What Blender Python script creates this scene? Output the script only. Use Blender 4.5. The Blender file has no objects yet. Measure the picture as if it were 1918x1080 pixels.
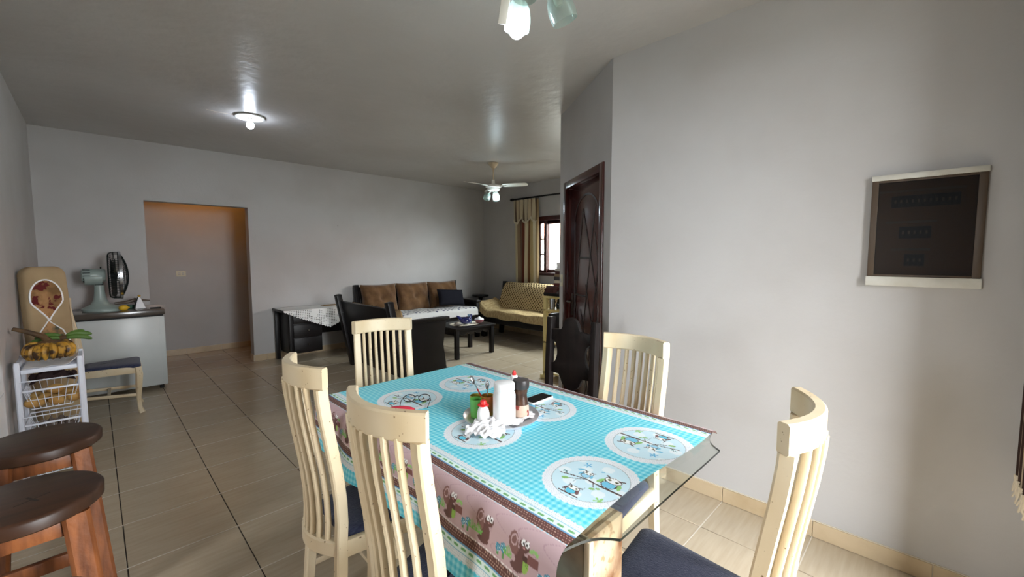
import bpy, bmesh, math, random
import numpy as np
from mathutils import Vector, Matrix, Euler

random.seed(7)
C = bpy.context.scene.collection
SC = bpy.context.scene
PI = math.pi
R = math.radians

# ------------------------------------------------------------------ camera
cam_data = bpy.data.cameras.new('camera')
cam = bpy.data.objects.new('camera', cam_data)
C.objects.link(cam)
cam_data.sensor_width = 36.0
cam_data.lens = 788.35 / 1918 * 36
cam_data.clip_start = 0.02
cam.location = (0, 0, 1.43)
cam.rotation_euler = (R(90 - 4.30), 0, R(-44.84))
SC.camera = cam

# ------------------------------------------------------------------ world, exposure
SC.view_settings.view_transform = 'Standard'
SC.view_settings.look = 'None'
SC.view_settings.gamma = 1.0
SC.view_settings.exposure = 0.0
SC.view_settings.use_curve_mapping = False
SKY_STRENGTH = 29.0
world = bpy.data.worlds.new('overcast_sky')
SC.world = world
world.use_nodes = True
bg = world.node_tree.nodes['Background']
bg.inputs['Color'].default_value = (0.93, 0.97, 1.0, 1)
bg.inputs['Strength'].default_value = SKY_STRENGTH

def portal(loc, rot, sx, sy):
    l = bpy.data.lights.new('window_portal', 'AREA')
    l.shape = 'RECTANGLE'; l.size = sx; l.size_y = sy
    l.cycles.is_portal = True
    o = bpy.data.objects.new('window_portal', l); C.objects.link(o)
    o.location = loc; o.rotation_euler = rot
    return o

# ------------------------------------------------------------------ room measures (metres)
XR = 2.55            # right wall
XL = -0.40           # left wall
YB = 6.52            # back wall
XW = 5.68            # window wall of the living end
ZC = 2.76            # ceiling
YS = -1.15           # wall behind the camera
XK = -3.00           # kitchen side wall
YK = 3.66            # kitchen end wall
DA = (2.55, 1.60)    # angled door wall, from
DB = (3.215, 2.576)  # to
YC = 7.72            # corridor wall

# ------------------------------------------------------------------ colour and materials
def lin(c):
    out = []
    for v in c:
        v = v / 255.0
        out.append(v / 12.92 if v <= 0.04045 else ((v + 0.055) / 1.055) ** 2.4)
    return tuple(out)

def rgba(c):
    return (*lin(c), 1.0)

MATS = {}
def M(name, col, rough=0.5, metal=0.0, col2=None, scale=6.0, lo=0.4, hi=0.65, detail=4.0,
      bump=0.0, bscale=60.0, spec=0.5, stretch=None, coat=0.0, bstretch=None, coord='Object',
      sheen=0.0, specks=None, speck_scale=40.0, speck_t=0.72, emis=None, estr=0.0, sss=0.0):
    m = bpy.data.materials.new(name); m.use_nodes = True
    nt = m.node_tree; N = nt.nodes; L = nt.links
    b = N['Principled BSDF']
    b.inputs['Base Color'].default_value = rgba(col)
    b.inputs['Roughness'].default_value = rough
    b.inputs['Metallic'].default_value = metal
    b.inputs['Specular IOR Level'].default_value = spec
    b.inputs['Coat Weight'].default_value = coat
    b.inputs['Coat Roughness'].default_value = 0.15
    if sheen: b.inputs['Sheen Weight'].default_value = sheen
    if emis:
        b.inputs['Emission Color'].default_value = rgba(emis)
        b.inputs['Emission Strength'].default_value = estr
    tc = N.new('ShaderNodeTexCoord')
    def mapped(st):
        if not st: return tc.outputs[coord]
        mp = N.new('ShaderNodeMapping'); mp.inputs['Scale'].default_value = st
        L.new(tc.outputs[coord], mp.inputs['Vector']); return mp.outputs['Vector']
    colout = None
    if col2:
        n = N.new('ShaderNodeTexNoise'); n.inputs['Scale'].default_value = scale
        n.inputs['Detail'].default_value = detail
        L.new(mapped(stretch), n.inputs['Vector'])
        r = N.new('ShaderNodeValToRGB')
        r.color_ramp.elements[0].position = lo; r.color_ramp.elements[0].color = rgba(col)
        r.color_ramp.elements[1].position = hi; r.color_ramp.elements[1].color = rgba(col2)
        L.new(n.outputs['Fac'], r.inputs['Fac'])
        colout = r.outputs['Color']
    if specks:
        n2 = N.new('ShaderNodeTexNoise'); n2.inputs['Scale'].default_value = speck_scale
        n2.inputs['Detail'].default_value = 2.0
        L.new(tc.outputs[coord], n2.inputs['Vector'])
        r2 = N.new('ShaderNodeValToRGB')
        r2.color_ramp.elements[0].position = speck_t; r2.color_ramp.elements[0].color = (0, 0, 0, 1)
        r2.color_ramp.elements[1].position = speck_t + 0.05; r2.color_ramp.elements[1].color = (1, 1, 1, 1)
        L.new(n2.outputs['Fac'], r2.inputs['Fac'])
        mx = N.new('ShaderNodeMix'); mx.data_type = 'RGBA'
        L.new(r2.outputs['Color'], mx.inputs[0])
        if colout: L.new(colout, mx.inputs[6])
        else: mx.inputs[6].default_value = rgba(col)
        mx.inputs[7].default_value = rgba(specks)
        colout = mx.outputs[2]
    if colout: L.new(colout, b.inputs['Base Color'])
    if bump:
        n3 = N.new('ShaderNodeTexNoise'); n3.inputs['Scale'].default_value = bscale
        n3.inputs['Detail'].default_value = 3.0
        L.new(mapped(bstretch), n3.inputs['Vector'])
        bp = N.new('ShaderNodeBump'); bp.inputs['Strength'].default_value = bump
        bp.inputs['Distance'].default_value = 0.01
        L.new(n3.outputs['Fac'], bp.inputs['Height'])
        L.new(bp.outputs['Normal'], b.inputs['Normal'])
    MATS[name] = m
    return m

def thin_glass(name, tint, gloss=1.0, rough=0.02, haze=0.0, hazecol=(255, 255, 255)):
    """clear pane: what lies behind shows through, Fresnel reflection on top"""
    m = bpy.data.materials.new(name); m.use_nodes = True
    nt = m.node_tree; N = nt.nodes; L = nt.links
    out = N['Material Output']; N.remove(N['Principled BSDF'])
    t = N.new('ShaderNodeBsdfTransparent'); t.inputs['Color'].default_value = rgba(tint)
    g = N.new('ShaderNodeBsdfGlossy'); g.inputs['Roughness'].default_value = rough
    g.inputs['Color'].default_value = (gloss, gloss, gloss, 1)
    f = N.new('ShaderNodeFresnel'); f.inputs['IOR'].default_value = 1.5
    mx = N.new('ShaderNodeMixShader')
    ge = N.new('ShaderNodeNewGeometry'); inv = N.new('ShaderNodeMath'); inv.operation = 'SUBTRACT'; inv.inputs[0].default_value = 1.0
    L.new(ge.outputs['Backfacing'], inv.inputs[1])
    fm = N.new('ShaderNodeMath'); fm.operation = 'MULTIPLY'; L.new(f.outputs[0], fm.inputs[0]); L.new(inv.outputs[0], fm.inputs[1])
    L.new(fm.outputs[0], mx.inputs[0]); L.new(t.outputs[0], mx.inputs[1]); L.new(g.outputs[0], mx.inputs[2])
    last = mx.outputs[0]
    if haze:
        d = N.new('ShaderNodeBsdfDiffuse'); d.inputs['Color'].default_value = rgba(hazecol)
        m2 = N.new('ShaderNodeMixShader'); m2.inputs[0].default_value = haze
        L.new(last, m2.inputs[1]); L.new(d.outputs[0], m2.inputs[2]); last = m2.outputs[0]
    L.new(last, out.inputs['Surface'])
    MATS[name] = m
    return m

def lamp_mat(name, col, strength):
    m = bpy.data.materials.new(name); m.use_nodes = True
    N = m.node_tree.nodes; L = m.node_tree.links
    out = N['Material Output']; N.remove(N['Principled BSDF'])
    e = N.new('ShaderNodeEmission'); e.inputs['Color'].default_value = rgba(col)
    e.inputs['Strength'].default_value = strength
    L.new(e.outputs[0], out.inputs['Surface'])
    return m

def stripes_mat(name, cols, axis='Y', freq=8.0, rough=0.9):
    """woven cloth with stripes of several colours along one object axis"""
    m = bpy.data.materials.new(name); m.use_nodes = True
    nt = m.node_tree; N = nt.nodes; L = nt.links
    b = N['Principled BSDF']; b.inputs['Roughness'].default_value = rough
    b.inputs['Specular IOR Level'].default_value = 0.1
    at = N.new('ShaderNodeAttribute'); at.attribute_name = 'across'
    mul = N.new('ShaderNodeMath'); mul.operation = 'MULTIPLY'; mul.inputs[1].default_value = freq
    fr = N.new('ShaderNodeMath'); fr.operation = 'FRACT'
    L.new(at.outputs['Fac'], mul.inputs[0]); L.new(mul.outputs[0], fr.inputs[0])
    r = N.new('ShaderNodeValToRGB'); r.color_ramp.interpolation = 'CONSTANT'
    while len(r.color_ramp.elements) < len(cols): r.color_ramp.elements.new(0.5)
    for i, (p, c) in enumerate(cols):
        r.color_ramp.elements[i].position = p; r.color_ramp.elements[i].color = rgba(c)
    L.new(fr.outputs[0], r.inputs['Fac']); L.new(r.outputs['Color'], b.inputs['Base Color'])
    return m

# ------------------------------------------------------------------ mesh builder
class MB:
    def __init__(s):
        s.v = []; s.f = []
    def add(s, vs, fs):
        o = len(s.v); s.v += [tuple(p) for p in vs]; s.f += [tuple(i + o for i in f) for f in fs]; return s
    def box(s, x0, x1, y0, y1, z0, z1, mtx=None):
        vs = [Vector((x, y, z)) for z in (z0, z1) for y in (y0, y1) for x in (x0, x1)]
        if mtx: vs = [mtx @ p for p in vs]
        return s.add(vs, [(0, 2, 3, 1), (4, 5, 7, 6), (0, 1, 5, 4), (2, 6, 7, 3), (0, 4, 6, 2), (1, 3, 7, 5)])
    def beam(s, p0, p1, w0, h0, w1=None, h1=None, side=(0, 1, 0)):
        p0 = Vector(p0); p1 = Vector(p1); w1 = w0 if w1 is None else w1; h1 = h0 if h1 is None else h1
        t = (p1 - p0).normalized(); sd = Vector(side); sd = (sd - t * sd.dot(t)).normalized(); n = t.cross(sd)
        vs = []
        for p, w, h in ((p0, w0, h0), (p1, w1, h1)):
            for a, b in ((-1, -1), (1, -1), (1, 1), (-1, 1)): vs.append(p + sd * a * w / 2 + n * b * h / 2)
        return s.add(vs, [(3, 2, 1, 0), (4, 5, 6, 7), (0, 1, 5, 4), (1, 2, 6, 5), (2, 3, 7, 6), (3, 0, 4, 7)])
    def sweep(s, pts, sect, side=(0, 1, 0), closed=False, scales=None):
        """section (2-D points: side, normal) along a path with a fixed side vector"""
        pts = [Vector(p) for p in pts]; n = len(sect); o = len(s.v); k = len(pts)
        for i, p in enumerate(pts):
            if closed: t = pts[(i + 1) % k] - pts[i - 1]
            else: t = pts[min(i + 1, k - 1)] - pts[max(i - 1, 0)]
            t.normalize(); sd = Vector(side); sd = (sd - t * sd.dot(t)).normalized(); nn = t.cross(sd)
            sc = scales[i] if scales else 1.0
            for a, b in sect: s.v.append(tuple(p + sd * a * sc + nn * b * sc))
        m = k if closed else k - 1
        for i in range(m):
            for j in range(n):
                a = o + i * n + j; b = o + i * n + (j + 1) % n; c = o + ((i + 1) % k) * n
                s.f.append((a, b, c + (j + 1) % n, c + j))
        if not closed:
            s.f.append(tuple(o + j for j in reversed(range(n)))); s.f.append(tuple(o + (k - 1) * n + j for j in range(n)))
        return s
    def tube(s, pts, r, n=8, closed=False, side=None):
        pts = [Vector(p) for p in pts]
        if side is None:
            t = pts[-1] - pts[0] if not closed else pts[1] - pts[0]
            side = (1, 0, 0) if abs(t.x) < 0.5 * t.length + 1e-9 else (0, 0, 1)
            if closed:
                nrm = (pts[1] - pts[0]).cross(pts[2] - pts[1]); side = nrm if nrm.length > 1e-9 else side
        rs = r if isinstance(r, (list, tuple)) else [r] * len(pts)
        sect = [(math.cos(2 * PI * i / n), math.sin(2 * PI * i / n)) for i in range(n)]
        return s.sweep(pts, sect, side, closed, rs)
    def lathe(s, prof, n=24, mtx=None, cap=True):
        o = len(s.v); k = len(prof)
        for r, z in prof:
            for j in range(n):
                a = 2 * PI * j / n; p = Vector((r * math.cos(a), r * math.sin(a), z))
                s.v.append(tuple(mtx @ p if mtx else p))
        for i in range(k - 1):
            for j in range(n):
                a = o + i * n + j; b = o + i * n + (j + 1) % n
                s.f.append((a, b, b + n, a + n))
        if cap:
            if prof[0][0] > 1e-5: s.f.append(tuple(o + j for j in reversed(range(n))))
            if prof[-1][0] > 1e-5: s.f.append(tuple(o + (k - 1) * n + j for j in range(n)))
        return s
    def prism(s, poly, z0, z1, mtx=None):
        n = len(poly)
        vs = [Vector((x, y, z0)) for x, y in poly] + [Vector((x, y, z1)) for x, y in poly]
        if mtx: vs = [mtx @ p for p in vs]
        fs = [tuple(reversed(range(n))), tuple(range(n, 2 * n))] + [(i, (i + 1) % n, n + (i + 1) % n, n + i) for i in range(n)]
        return s.add(vs, fs)
    def ball(s, c, rx, ry, rz, n=16, m=10, mtx=None):
        c = Vector(c); prof = []
        o = len(s.v)
        for i in range(m + 1):
            a = -PI / 2 + PI * i / m
            for j in range(n):
                b = 2 * PI * j / n
                p = Vector((rx * math.cos(a) * math.cos(b), ry * math.cos(a) * math.sin(b), rz * math.sin(a)))
                if mtx: p = mtx @ p
                s.v.append(tuple(c + p))
        for i in range(m):
            for j in range(n):
                a = o + i * n + j; b = o + i * n + (j + 1) % n
                s.f.append((a, b, b + n, a + n))
        return s
    def grid(s, fn, nu, nv):
        o = len(s.v)
        for i in range(nu + 1):
            for j in range(nv + 1): s.v.append(tuple(fn(i / nu, j / nv)))
        for i in range(nu):
            for j in range(nv):
                a = o + i * (nv + 1) + j
                s.f.append((a, a + nv + 1, a + nv + 2, a + 1))
        return s
    def build(s, name, mat, parent=None, bevel=0.0, seg=2, smooth=True, angle=40, solid=0.0):
        bm = bmesh.new()
        vs = [bm.verts.new(p) for p in s.v]
        for f in s.f:
            try: bm.faces.new([vs[i] for i in f])
            except ValueError: pass
        bmesh.ops.remove_doubles(bm, verts=bm.verts, dist=1e-6)
        if solid: bmesh.ops.solidify(bm, geom=bm.faces[:], thickness=solid)
        bmesh.ops.recalc_face_normals(bm, faces=bm.faces)
        if bevel:
            es = [e for e in bm.edges if len(e.link_faces) == 2 and e.calc_face_angle(0) > R(35)]
            bmesh.ops.bevel(bm, geom=es, offset=bevel, segments=seg, affect='EDGES', profile=0.5, clamp_overlap=True)
        me = bpy.data.meshes.new(name)
        bm.to_mesh(me); bm.free()
        if smooth:
            for p in me.polygons: p.use_smooth = True
            me.set_sharp_from_angle(angle=R(angle))
        me.materials.append(mat if not isinstance(mat, str) else MATS[mat])
        o = bpy.data.objects.new(name, me); C.objects.link(o)
        if parent: o.parent = parent
        return o

def tag(o, label=None, cat=None, group=None, kind=None):
    if label: o['label'] = label
    if cat: o['category'] = cat
    if group: o['group'] = group
    if kind: o['kind'] = kind
    return o

def thing(name, label, cat, loc=(0, 0, 0), rz=0.0, group=None):
    o = bpy.data.objects.new(name, None); C.objects.link(o); o.empty_display_size = 0.1
    o.location = loc; o.rotation_euler = (0, 0, rz)
    return tag(o, label, cat, group)

def struct(o, label=None, cat=None):
    o['kind'] = 'structure'
    if label: o['label'] = label
    if cat: o['category'] = cat
    return o

def dup(root, loc, rz, label):
    r = root.copy(); C.objects.link(r); r.location = loc; r.rotation_euler = (0, 0, rz); r['label'] = label
    for ch in list(root.children):
        c = ch.copy(); C.objects.link(c); c.parent = r
        for g in list(ch.children):
            d = g.copy(); C.objects.link(d); d.parent = c
    return r

def rbox(name, mat, parent, x0, x1, y0, y1, z0, z1, bevel=0.003, seg=2):
    return MB().box(x0, x1, y0, y1, z0, z1).build(name, mat, parent, bevel=bevel, seg=seg)

def arc(cx, cy, r, a0, a1, n):
    return [(cx + r * math.cos(a0 + (a1 - a0) * i / n), cy + r * math.sin(a0 + (a1 - a0) * i / n)) for i in range(n + 1)]

def roundrect(x0, x1, y0, y1, r, n=5):
    return (arc(x1 - r, y0 + r, r, -PI / 2, 0, n) + arc(x1 - r, y1 - r, r, 0, PI / 2, n)
            + arc(x0 + r, y1 - r, r, PI / 2, PI, n) + arc(x0 + r, y0 + r, r, PI, 1.5 * PI, n))
RECT = lambda w, h: [(-w / 2, -h / 2), (w / 2, -h / 2), (w / 2, h / 2), (-w / 2, h / 2)]
OCT = lambda w, h, c: [(-w/2 + c, -h/2), (w/2 - c, -h/2), (w/2, -h/2 + c), (w/2, h/2 - c), (w/2 - c, h/2), (-w/2 + c, h/2), (-w/2, h/2 - c), (-w/2, -h/2 + c)]
AX = lambda a: {'x': Matrix.Rotation(PI / 2, 4, 'Y'), 'y': Matrix.Rotation(-PI / 2, 4, 'X')}[a]
def T(x, y, z): return Matrix.Translation((x, y, z))

# ------------------------------------------------------------------ materials used all over
M('wall_paint', (187, 185, 184), rough=0.62, col2=(180, 177, 175), scale=1.6, bump=0.10, bscale=45, spec=0.3, specks=(120, 112, 104), speck_scale=9, speck_t=0.80)
M('ceiling_paint', (196, 193, 191), rough=0.34, col2=(186, 182, 179), scale=0.8, bump=0.5, bscale=9, bstretch=(1.0, 1.0, 1.0), spec=0.5)
M('tile', (190, 175, 152), rough=0.24, col2=(178, 162, 138), scale=7, stretch=(0.6, 6, 1), lo=0.3, hi=0.75, spec=0.5, bump=0.02, bscale=30, bstretch=(1, 8, 1))
M('tile_trim', (196, 176, 146), rough=0.3, col2=(178, 156, 124), scale=5, spec=0.5)
M('grout_dark', (46, 38, 32), rough=0.9)
M('grout_light', (206, 197, 182), rough=0.9)
M('cream_wood', (220, 205, 176), rough=0.36, col2=(200, 177, 138), scale=5, lo=0.35, hi=0.75, spec=0.5, specks=(120, 92, 58), speck_scale=70, speck_t=0.70, stretch=(1, 1, 0.5))
M('navy_fabric', (46, 50, 74), rough=0.92, col2=(62, 66, 88), scale=60, stretch=(1, 4, 1), spec=0.15, bump=0.35, bscale=220, sheen=0.2)
M('dark_wood', (26, 19, 18), rough=0.42, col2=(17, 12, 12), scale=4, stretch=(1, 6, 1), spec=0.3)
M('door_wood', (74, 28, 22), rough=0.26, col2=(52, 18, 15), scale=3, stretch=(5, 5, 0.6), spec=0.5, coat=0.3)
M('stool_wood', (150, 90, 50), rough=0.42, col2=(86, 46, 25), scale=5, stretch=(7, 7, 0.9), lo=0.3, hi=0.68, spec=0.4, bump=0.15, bscale=40)
M('stool_seat', (66, 42, 28), rough=0.40, col2=(40, 25, 16), scale=3.5, stretch=(1, 9, 1), lo=0.3, hi=0.7, spec=0.35)
M('white_paint', (226, 228, 232), rough=0.4)
M('white_plastic', (240, 240, 240), rough=0.35)
M('chrome', (205, 208, 212), rough=0.14, metal=1.0)
M('black_plastic', (22, 22, 24), rough=0.35)
M('ivory_plastic', (222, 214, 186), rough=0.4)
thin_glass('pane_glass', (250, 253, 252))
thin_glass('shade_glass', (226, 234, 230), haze=0.22, hazecol=(206, 212, 208))
# ================================================================== THE SETTING
def proj(p):
    yaw, pit, f = R(44.84), R(4.30), 788.35
    fx = Vector((math.sin(yaw), math.cos(yaw), 0)); r = Vector((math.cos(yaw), -math.sin(yaw), 0)); up = Vector((0, 0, 1))
    fw = fx * math.cos(pit) - up * math.sin(pit); u = up * math.cos(pit) + fx * math.sin(pit)
    d = Vector(p) - Vector((0, 0, 1.43)); w = d.dot(fw)
    if w < 0.05: return None
    return (959 + f * d.dot(r) / w, 540 - f * d.dot(u) / w)

# ---- floor: dark bedding, light joints, each tile in view a part
PIT = 0.4355
floor = MB().box(XK, XW + 0.15, YS, YC + 0.2, -0.12, -0.003).build('floor', 'grout_dark')
struct(floor)
tile_me = None
vis = []; rest = []
for i in range(-8, 14):
    for j in range(-8, 17):
        x = 0.04 + PIT * i; y = 0.81 + PIT * j
        if x < XK - 0.1 or x > XW or y < YS - 0.1 or y > YC - 0.05: continue
        inside = (x + PIT > XL and y > -0.7)
        q = [proj((x + a * PIT, y + b * PIT, 0)) for a in (0, .5, 1) for b in (0, .5, 1)]
        seen = any(p and -40 < p[0] < 1958 and p[1] < 1120 for p in q)
        # hidden behind the right wall and angled wall
        cx, cy = x + PIT / 2, y + PIT / 2
        if cx > XR + 0.1 and cy < 2.2: seen = False
        if cy > YB + 0.1 and (cx < 0.2 or cx > 2.1): seen = False
        (vis if (inside and seen) else rest).append((x, y))
g = 0.0022
tm = MB().box(g, PIT - g, g, PIT - g, -0.010, 0.0)
first = None
for k, (x, y) in enumerate(vis):
    if first is None:
        first = tm.build('tile', 'tile', floor, bevel=0.0012, seg=1); o = first
    else:
        o = first.copy(); C.objects.link(o); o.parent = floor
    o.location = (x, y, -0.0006 * random.random())
mb = MB()
for x, y in rest: mb.box(x + g, x + PIT - g, y + g, y + PIT - g, -0.010, 0.0)
tag(mb.build('tile_field', 'tile', floor, smooth=False), kind='stuff')
mb = MB()
for j in range(-7, 17):
    y = 0.81 + PIT * j
    mb.box(XK, XW, y - 0.0026, y + 0.0026, -0.008, 0.0003)
tag(mb.build('pale_grout', 'grout_light', floor, smooth=False), kind='stuff')

# ---- ceiling
ceil = MB().box(XK, XW + 0.2, YS - 0.2, YC + 0.2, ZC, ZC + 0.15).build('ceiling', 'ceiling_paint')
struct(ceil)
MB().tube([(1.03, 4.72, ZC - 0.001), (0.93, 4.735, ZC - 0.001), (0.80, 4.73, ZC - 0.001)], 0.0025, 5).build('surface_cable', 'grout_light', ceil)

# ---- walls (solid slabs with real openings)
WT = 0.16
DWX0, DWX1, DWZ = 0.455, 1.505, 2.085      # opening to the corridor
mb = MB()
mb.box(-1.36, DWX0, YB, YB + WT, 0, ZC).box(DWX1, XW + WT, YB, YB + WT, 0, ZC).box(DWX0, DWX1, YB, YB + WT, DWZ, ZC)
struct(mb.build('wall_back', 'wall_paint', smooth=False))
struct(MB().box(XL - WT, XL, YK, YB, 0, ZC).build('wall_left', 'wall_paint', smooth=False))
struct(MB().box(XK, XL - WT, YK, YK + WT, 0, ZC).build('wall_kitchen_end', 'wall_paint', smooth=False))
# kitchen side wall with a window
mb = MB(); kw = (0.7, 1.55, 1.05, 2.10)
mb.box(XK - WT, XK, YS - WT, kw[0], 0, ZC).box(XK - WT, XK, kw[1], YK + WT, 0, ZC)
mb.box(XK - WT, XK, kw[0], kw[1], 0, kw[2]).box(XK - WT, XK, kw[0], kw[1], kw[3], ZC)
struct(mb.build('wall_kitchen', 'wall_paint', smooth=False))
# wall just behind the camera with the wide door to the yard, whose curtain shows at the right picture edge
mb = MB(); sw = (0.70, 2.00, 0.0, 2.40)
mb.box(XK, sw[0], YS - WT, YS, 0, ZC).box(sw[1], XR, YS - WT, YS, 0, ZC).box(sw[0], sw[1], YS - WT, YS, sw[3], ZC)
struct(mb.build('wall_front', 'wall_paint', smooth=False))
struct(MB().box(2.02, XR, -0.50, -0.36, 0, ZC).build('wall_shading_pier', 'wall_paint', smooth=False))   # unseen pier added to keep daylight off the right wall, behind the fringed curtain
struct(MB().box(XR, XR + WT, YS - WT, DA[1], 0, ZC).build('wall_right', 'wall_paint', smooth=False))
# angled wall with the door, local x runs along it, local +y looks into the room
ddir = Vector((DB[0] - DA[0], DB[1] - DA[1], 0)); DL = ddir.length; dang = math.atan2(ddir.y, ddir.x)
aw = MB()
d0, d1, dz = 0.115, 1.030, 2.105       # outer edges of the door casing along the wall
aw.box(0, d0 + 0.03, -WT, 0, 0, ZC).box(d1 - 0.03, DL, -WT, 0, 0, ZC).box(d0 + 0.03, d1 - 0.03, -WT, 0, dz - 0.03, ZC)
wa = aw.build('wall_angled', 'wall_paint', smooth=False)
wa.location = (DA[0], DA[1], 0); wa.rotation_euler = (0, 0, dang); struct(wa)
struct(MB().box(DB[0] + 0.02, XW + WT, DB[1] - WT - 0.06, DB[1] - 0.06, 0, ZC).build('wall_living', 'wall_paint', smooth=False))
# window wall of the living end
WY0, WY1, WZ0, WZ1 = 3.05, 5.12, 1.10, 2.14
mb = MB()
mb.box(XW, XW + WT, DB[1] - 0.06, WY0, 0, ZC).box(XW, XW + WT, WY1, YB, 0, ZC)
mb.box(XW, XW + WT, WY0, WY1, 0, WZ0).box(XW, XW + WT, WY0, WY1, WZ1, ZC)
struct(mb.build('wall_window', 'wall_paint', smooth=False))
# corridor beyond the opening
struct(MB().box(-1.2, 3.4, YC, YC + WT, 0, ZC).build('wall_corridor', 'wall_paint', smooth=False))
struct(MB().box(-1.2 - WT, -1.2, YB + WT, YC + WT, 0, ZC).build('wall_corridor_left', 'wall_paint', smooth=False))
struct(MB().box(3.4, 3.4 + WT, YB + WT, YC + WT, 0, ZC).build('wall_corridor_right', 'wall_paint', smooth=False))

# ---- tiled baseboards, each tile a part
def baseboard(name, p0, p1, inward, h=0.085, pitch=PIT, off=0.0):
    p0 = Vector((*p0, 0)); p1 = Vector((*p1, 0)); d = (p1 - p0); ln = d.length; a = math.atan2(d.y, d.x)
    n = Vector((-math.sin(a), math.cos(a), 0)); s = 1 if n.dot(Vector((*inward, 0))) > 0 else -1
    y0, y1 = (0.0, 0.006) if s > 0 else (-0.006, 0.0)
    bb = MB().box(0, ln, y0, y1, 0, h + 0.004).build(name, 'grout_light', smooth=False)
    bb.location = p0; bb.rotation_euler = (0, 0, a); struct(bb)
    x = -off
    while x < ln:
        a0, a1 = max(0, x) + 0.0015, min(ln, x + pitch) - 0.0015
        if a1 - a0 > 0.02:
            yy = (0.004, 0.011) if s > 0 else (-0.011, -0.004)
            MB().box(a0, a1, yy[0], yy[1], 0.0015, h).build('tile', 'tile_trim', bb, bevel=0.0015, seg=1)
        x += pitch
    return bb
baseboard('baseboard_right', (XR, YS), (XR, DA[1]), (-1, 0), off=PIT - (0.81 - YS) % PIT)
baseboard('baseboard_back', (DWX1, YB), (XW, YB), (0, -1), off=0.28)
baseboard('baseboard_back_left', (XL, YB), (DWX0, YB), (0, -1))
baseboard('baseboard_left', (XL, YK + 0.1), (XL, YB), (1, 0))
baseboard('baseboard_corridor', (0.0, YC), (2.4, YC), (0, -1), off=0.395)
baseboard('baseboard_jamb', (DWX1, YB), (DWX1, YB + WT), (-1, 0), pitch=0.5)
baseboard('baseboard_window', (XW, DB[1]), (XW, YB), (-1, 0))
n_ = Vector((-math.sin(dang), math.cos(dang), 0))
pa = Vector((*DA, 0)); pd = ddir.normalized()
baseboard('baseboard_angled', (DA[0], DA[1]), tuple((pa + pd * d0)[:2]), (n_.x, n_.y), pitch=0.5)

# ---- door in the angled wall
door = thing('door_1', None, None, (DA[0], DA[1], 0), dang); struct(door)
fw_ = 0.062
cs = MB(); 
rbox('casing', 'door_wood', door, d0, d0 + fw_, -0.02, 0.016, 0, dz, 0.004)
rbox('casing', 'door_wood', door, d1 - fw_, d1, -0.02, 0.016, 0, dz, 0.004)
rbox('casing', 'door_wood', door, d0 + fw_, d1 - fw_, -0.02, 0.016, dz - fw_, dz, 0.004)
rbox('jamb', 'door_wood', door, d0 + fw_ - 0.03, d0 + fw_, -0.15, -0.02, 0, dz - fw_, 0.003)
rbox('jamb', 'door_wood', door, d1 - fw_, d1 - fw_ + 0.03, -0.15, -0.02, 0, dz - fw_, 0.003)
rbox('jamb', 'door_wood', door, d0 + fw_, d1 - fw_, -0.15, -0.02, dz - fw_, dz - fw_ + 0.03, 0.003)
lx0, lx1, lz1 = d0 + fw_ + 0.003, d1 - fw_ - 0.003, dz - fw_ - 0.004
leaf = rbox('door_leaf', 'door_wood', door, lx0, lx1, -0.075, -0.038, 0.008, lz1, 0.002)
# carved relief: arch, border and crossing diagonals as thin dark grooves on the leaf face
M('door_groove', (22, 8, 7), rough=0.4)
gx0, gx1 = lx0 + 0.12, lx1 - 0.12
gm = (gx0 + gx1) / 2; gw = gx1 - gx0; yF = -0.0375
za = 1.74                                   # spring of the arch
def groove(pts, w=0.017):
    m = MB(); m.sweep([(x, yF, z) for x, z in pts], [(-w / 2, -0.002), (w / 2, -0.002), (w * 0.2, 0.004), (-w * 0.2, 0.004)], side=(0, 0, 1) if abs(pts[-1][0] - pts[0][0]) > abs(pts[-1][1] - pts[0][1]) else (1, 0, 0))
    return m.build('groove', 'door_groove', leaf)
rr = gw / 2
groove([(gm - rr * math.cos(a), za + 0.75 * rr * math.sin(a)) for a in [PI * i / 14 for i in range(15)]], 0.016)
groove([(gx0, 0.16), (gx0, za)]); groove([(gx1, 0.16), (gx1, za)]); groove([(gx0, 0.16), (gx1, 0.16)])
def u(x): return gx0 + gw * (1 - x)      # x counted from the camera's left
groove([(u(.36), 1.83), (u(.02), 0.95)]); groove([(u(.36), 1.83), (u(.72), 1.42)]); groove([(u(.86), 1.83), (u(.30), 0.55)])
groove([(u(.24), 1.42), (u(.72), 1.42)], 0.02); groove([(u(.02), 1.10), (u(.52), 1.10)], 0.02)
groove([(u(.86), 1.62), (u(1.0), 1.38)]); groove([(u(.72), 1.42), (u(1.0), 1.10)]); groove([(u(.52), 1.20), (u(.98), 0.62)])
groove([(u(.02), 1.08), (u(.70), 0.22)]); groove([(u(.98), 1.32), (u(.50), 0.22)]); groove([(u(.98), 0.95), (u(.66), 0.2)]); groove([(u(.30), 0.98), (u(.9), 0.2)])
hd = MB(); hx = lx1 - 0.065
hd.box(hx - 0.022, hx + 0.022, -0.038, -0.030, 0.90, 1.10)
hd.tube([(hx, -0.035, 1.03), (hx, 0.012, 1.03), (hx - 0.02, 0.02, 1.03), (hx - 0.12, 0.02, 1.03)], 0.009, 8, side=(0, 0, 1))
M('old_metal', (92, 84, 76), rough=0.35, metal=1.0)
hd.build('handle', 'old_metal', leaf, bevel=0.001)

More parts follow.
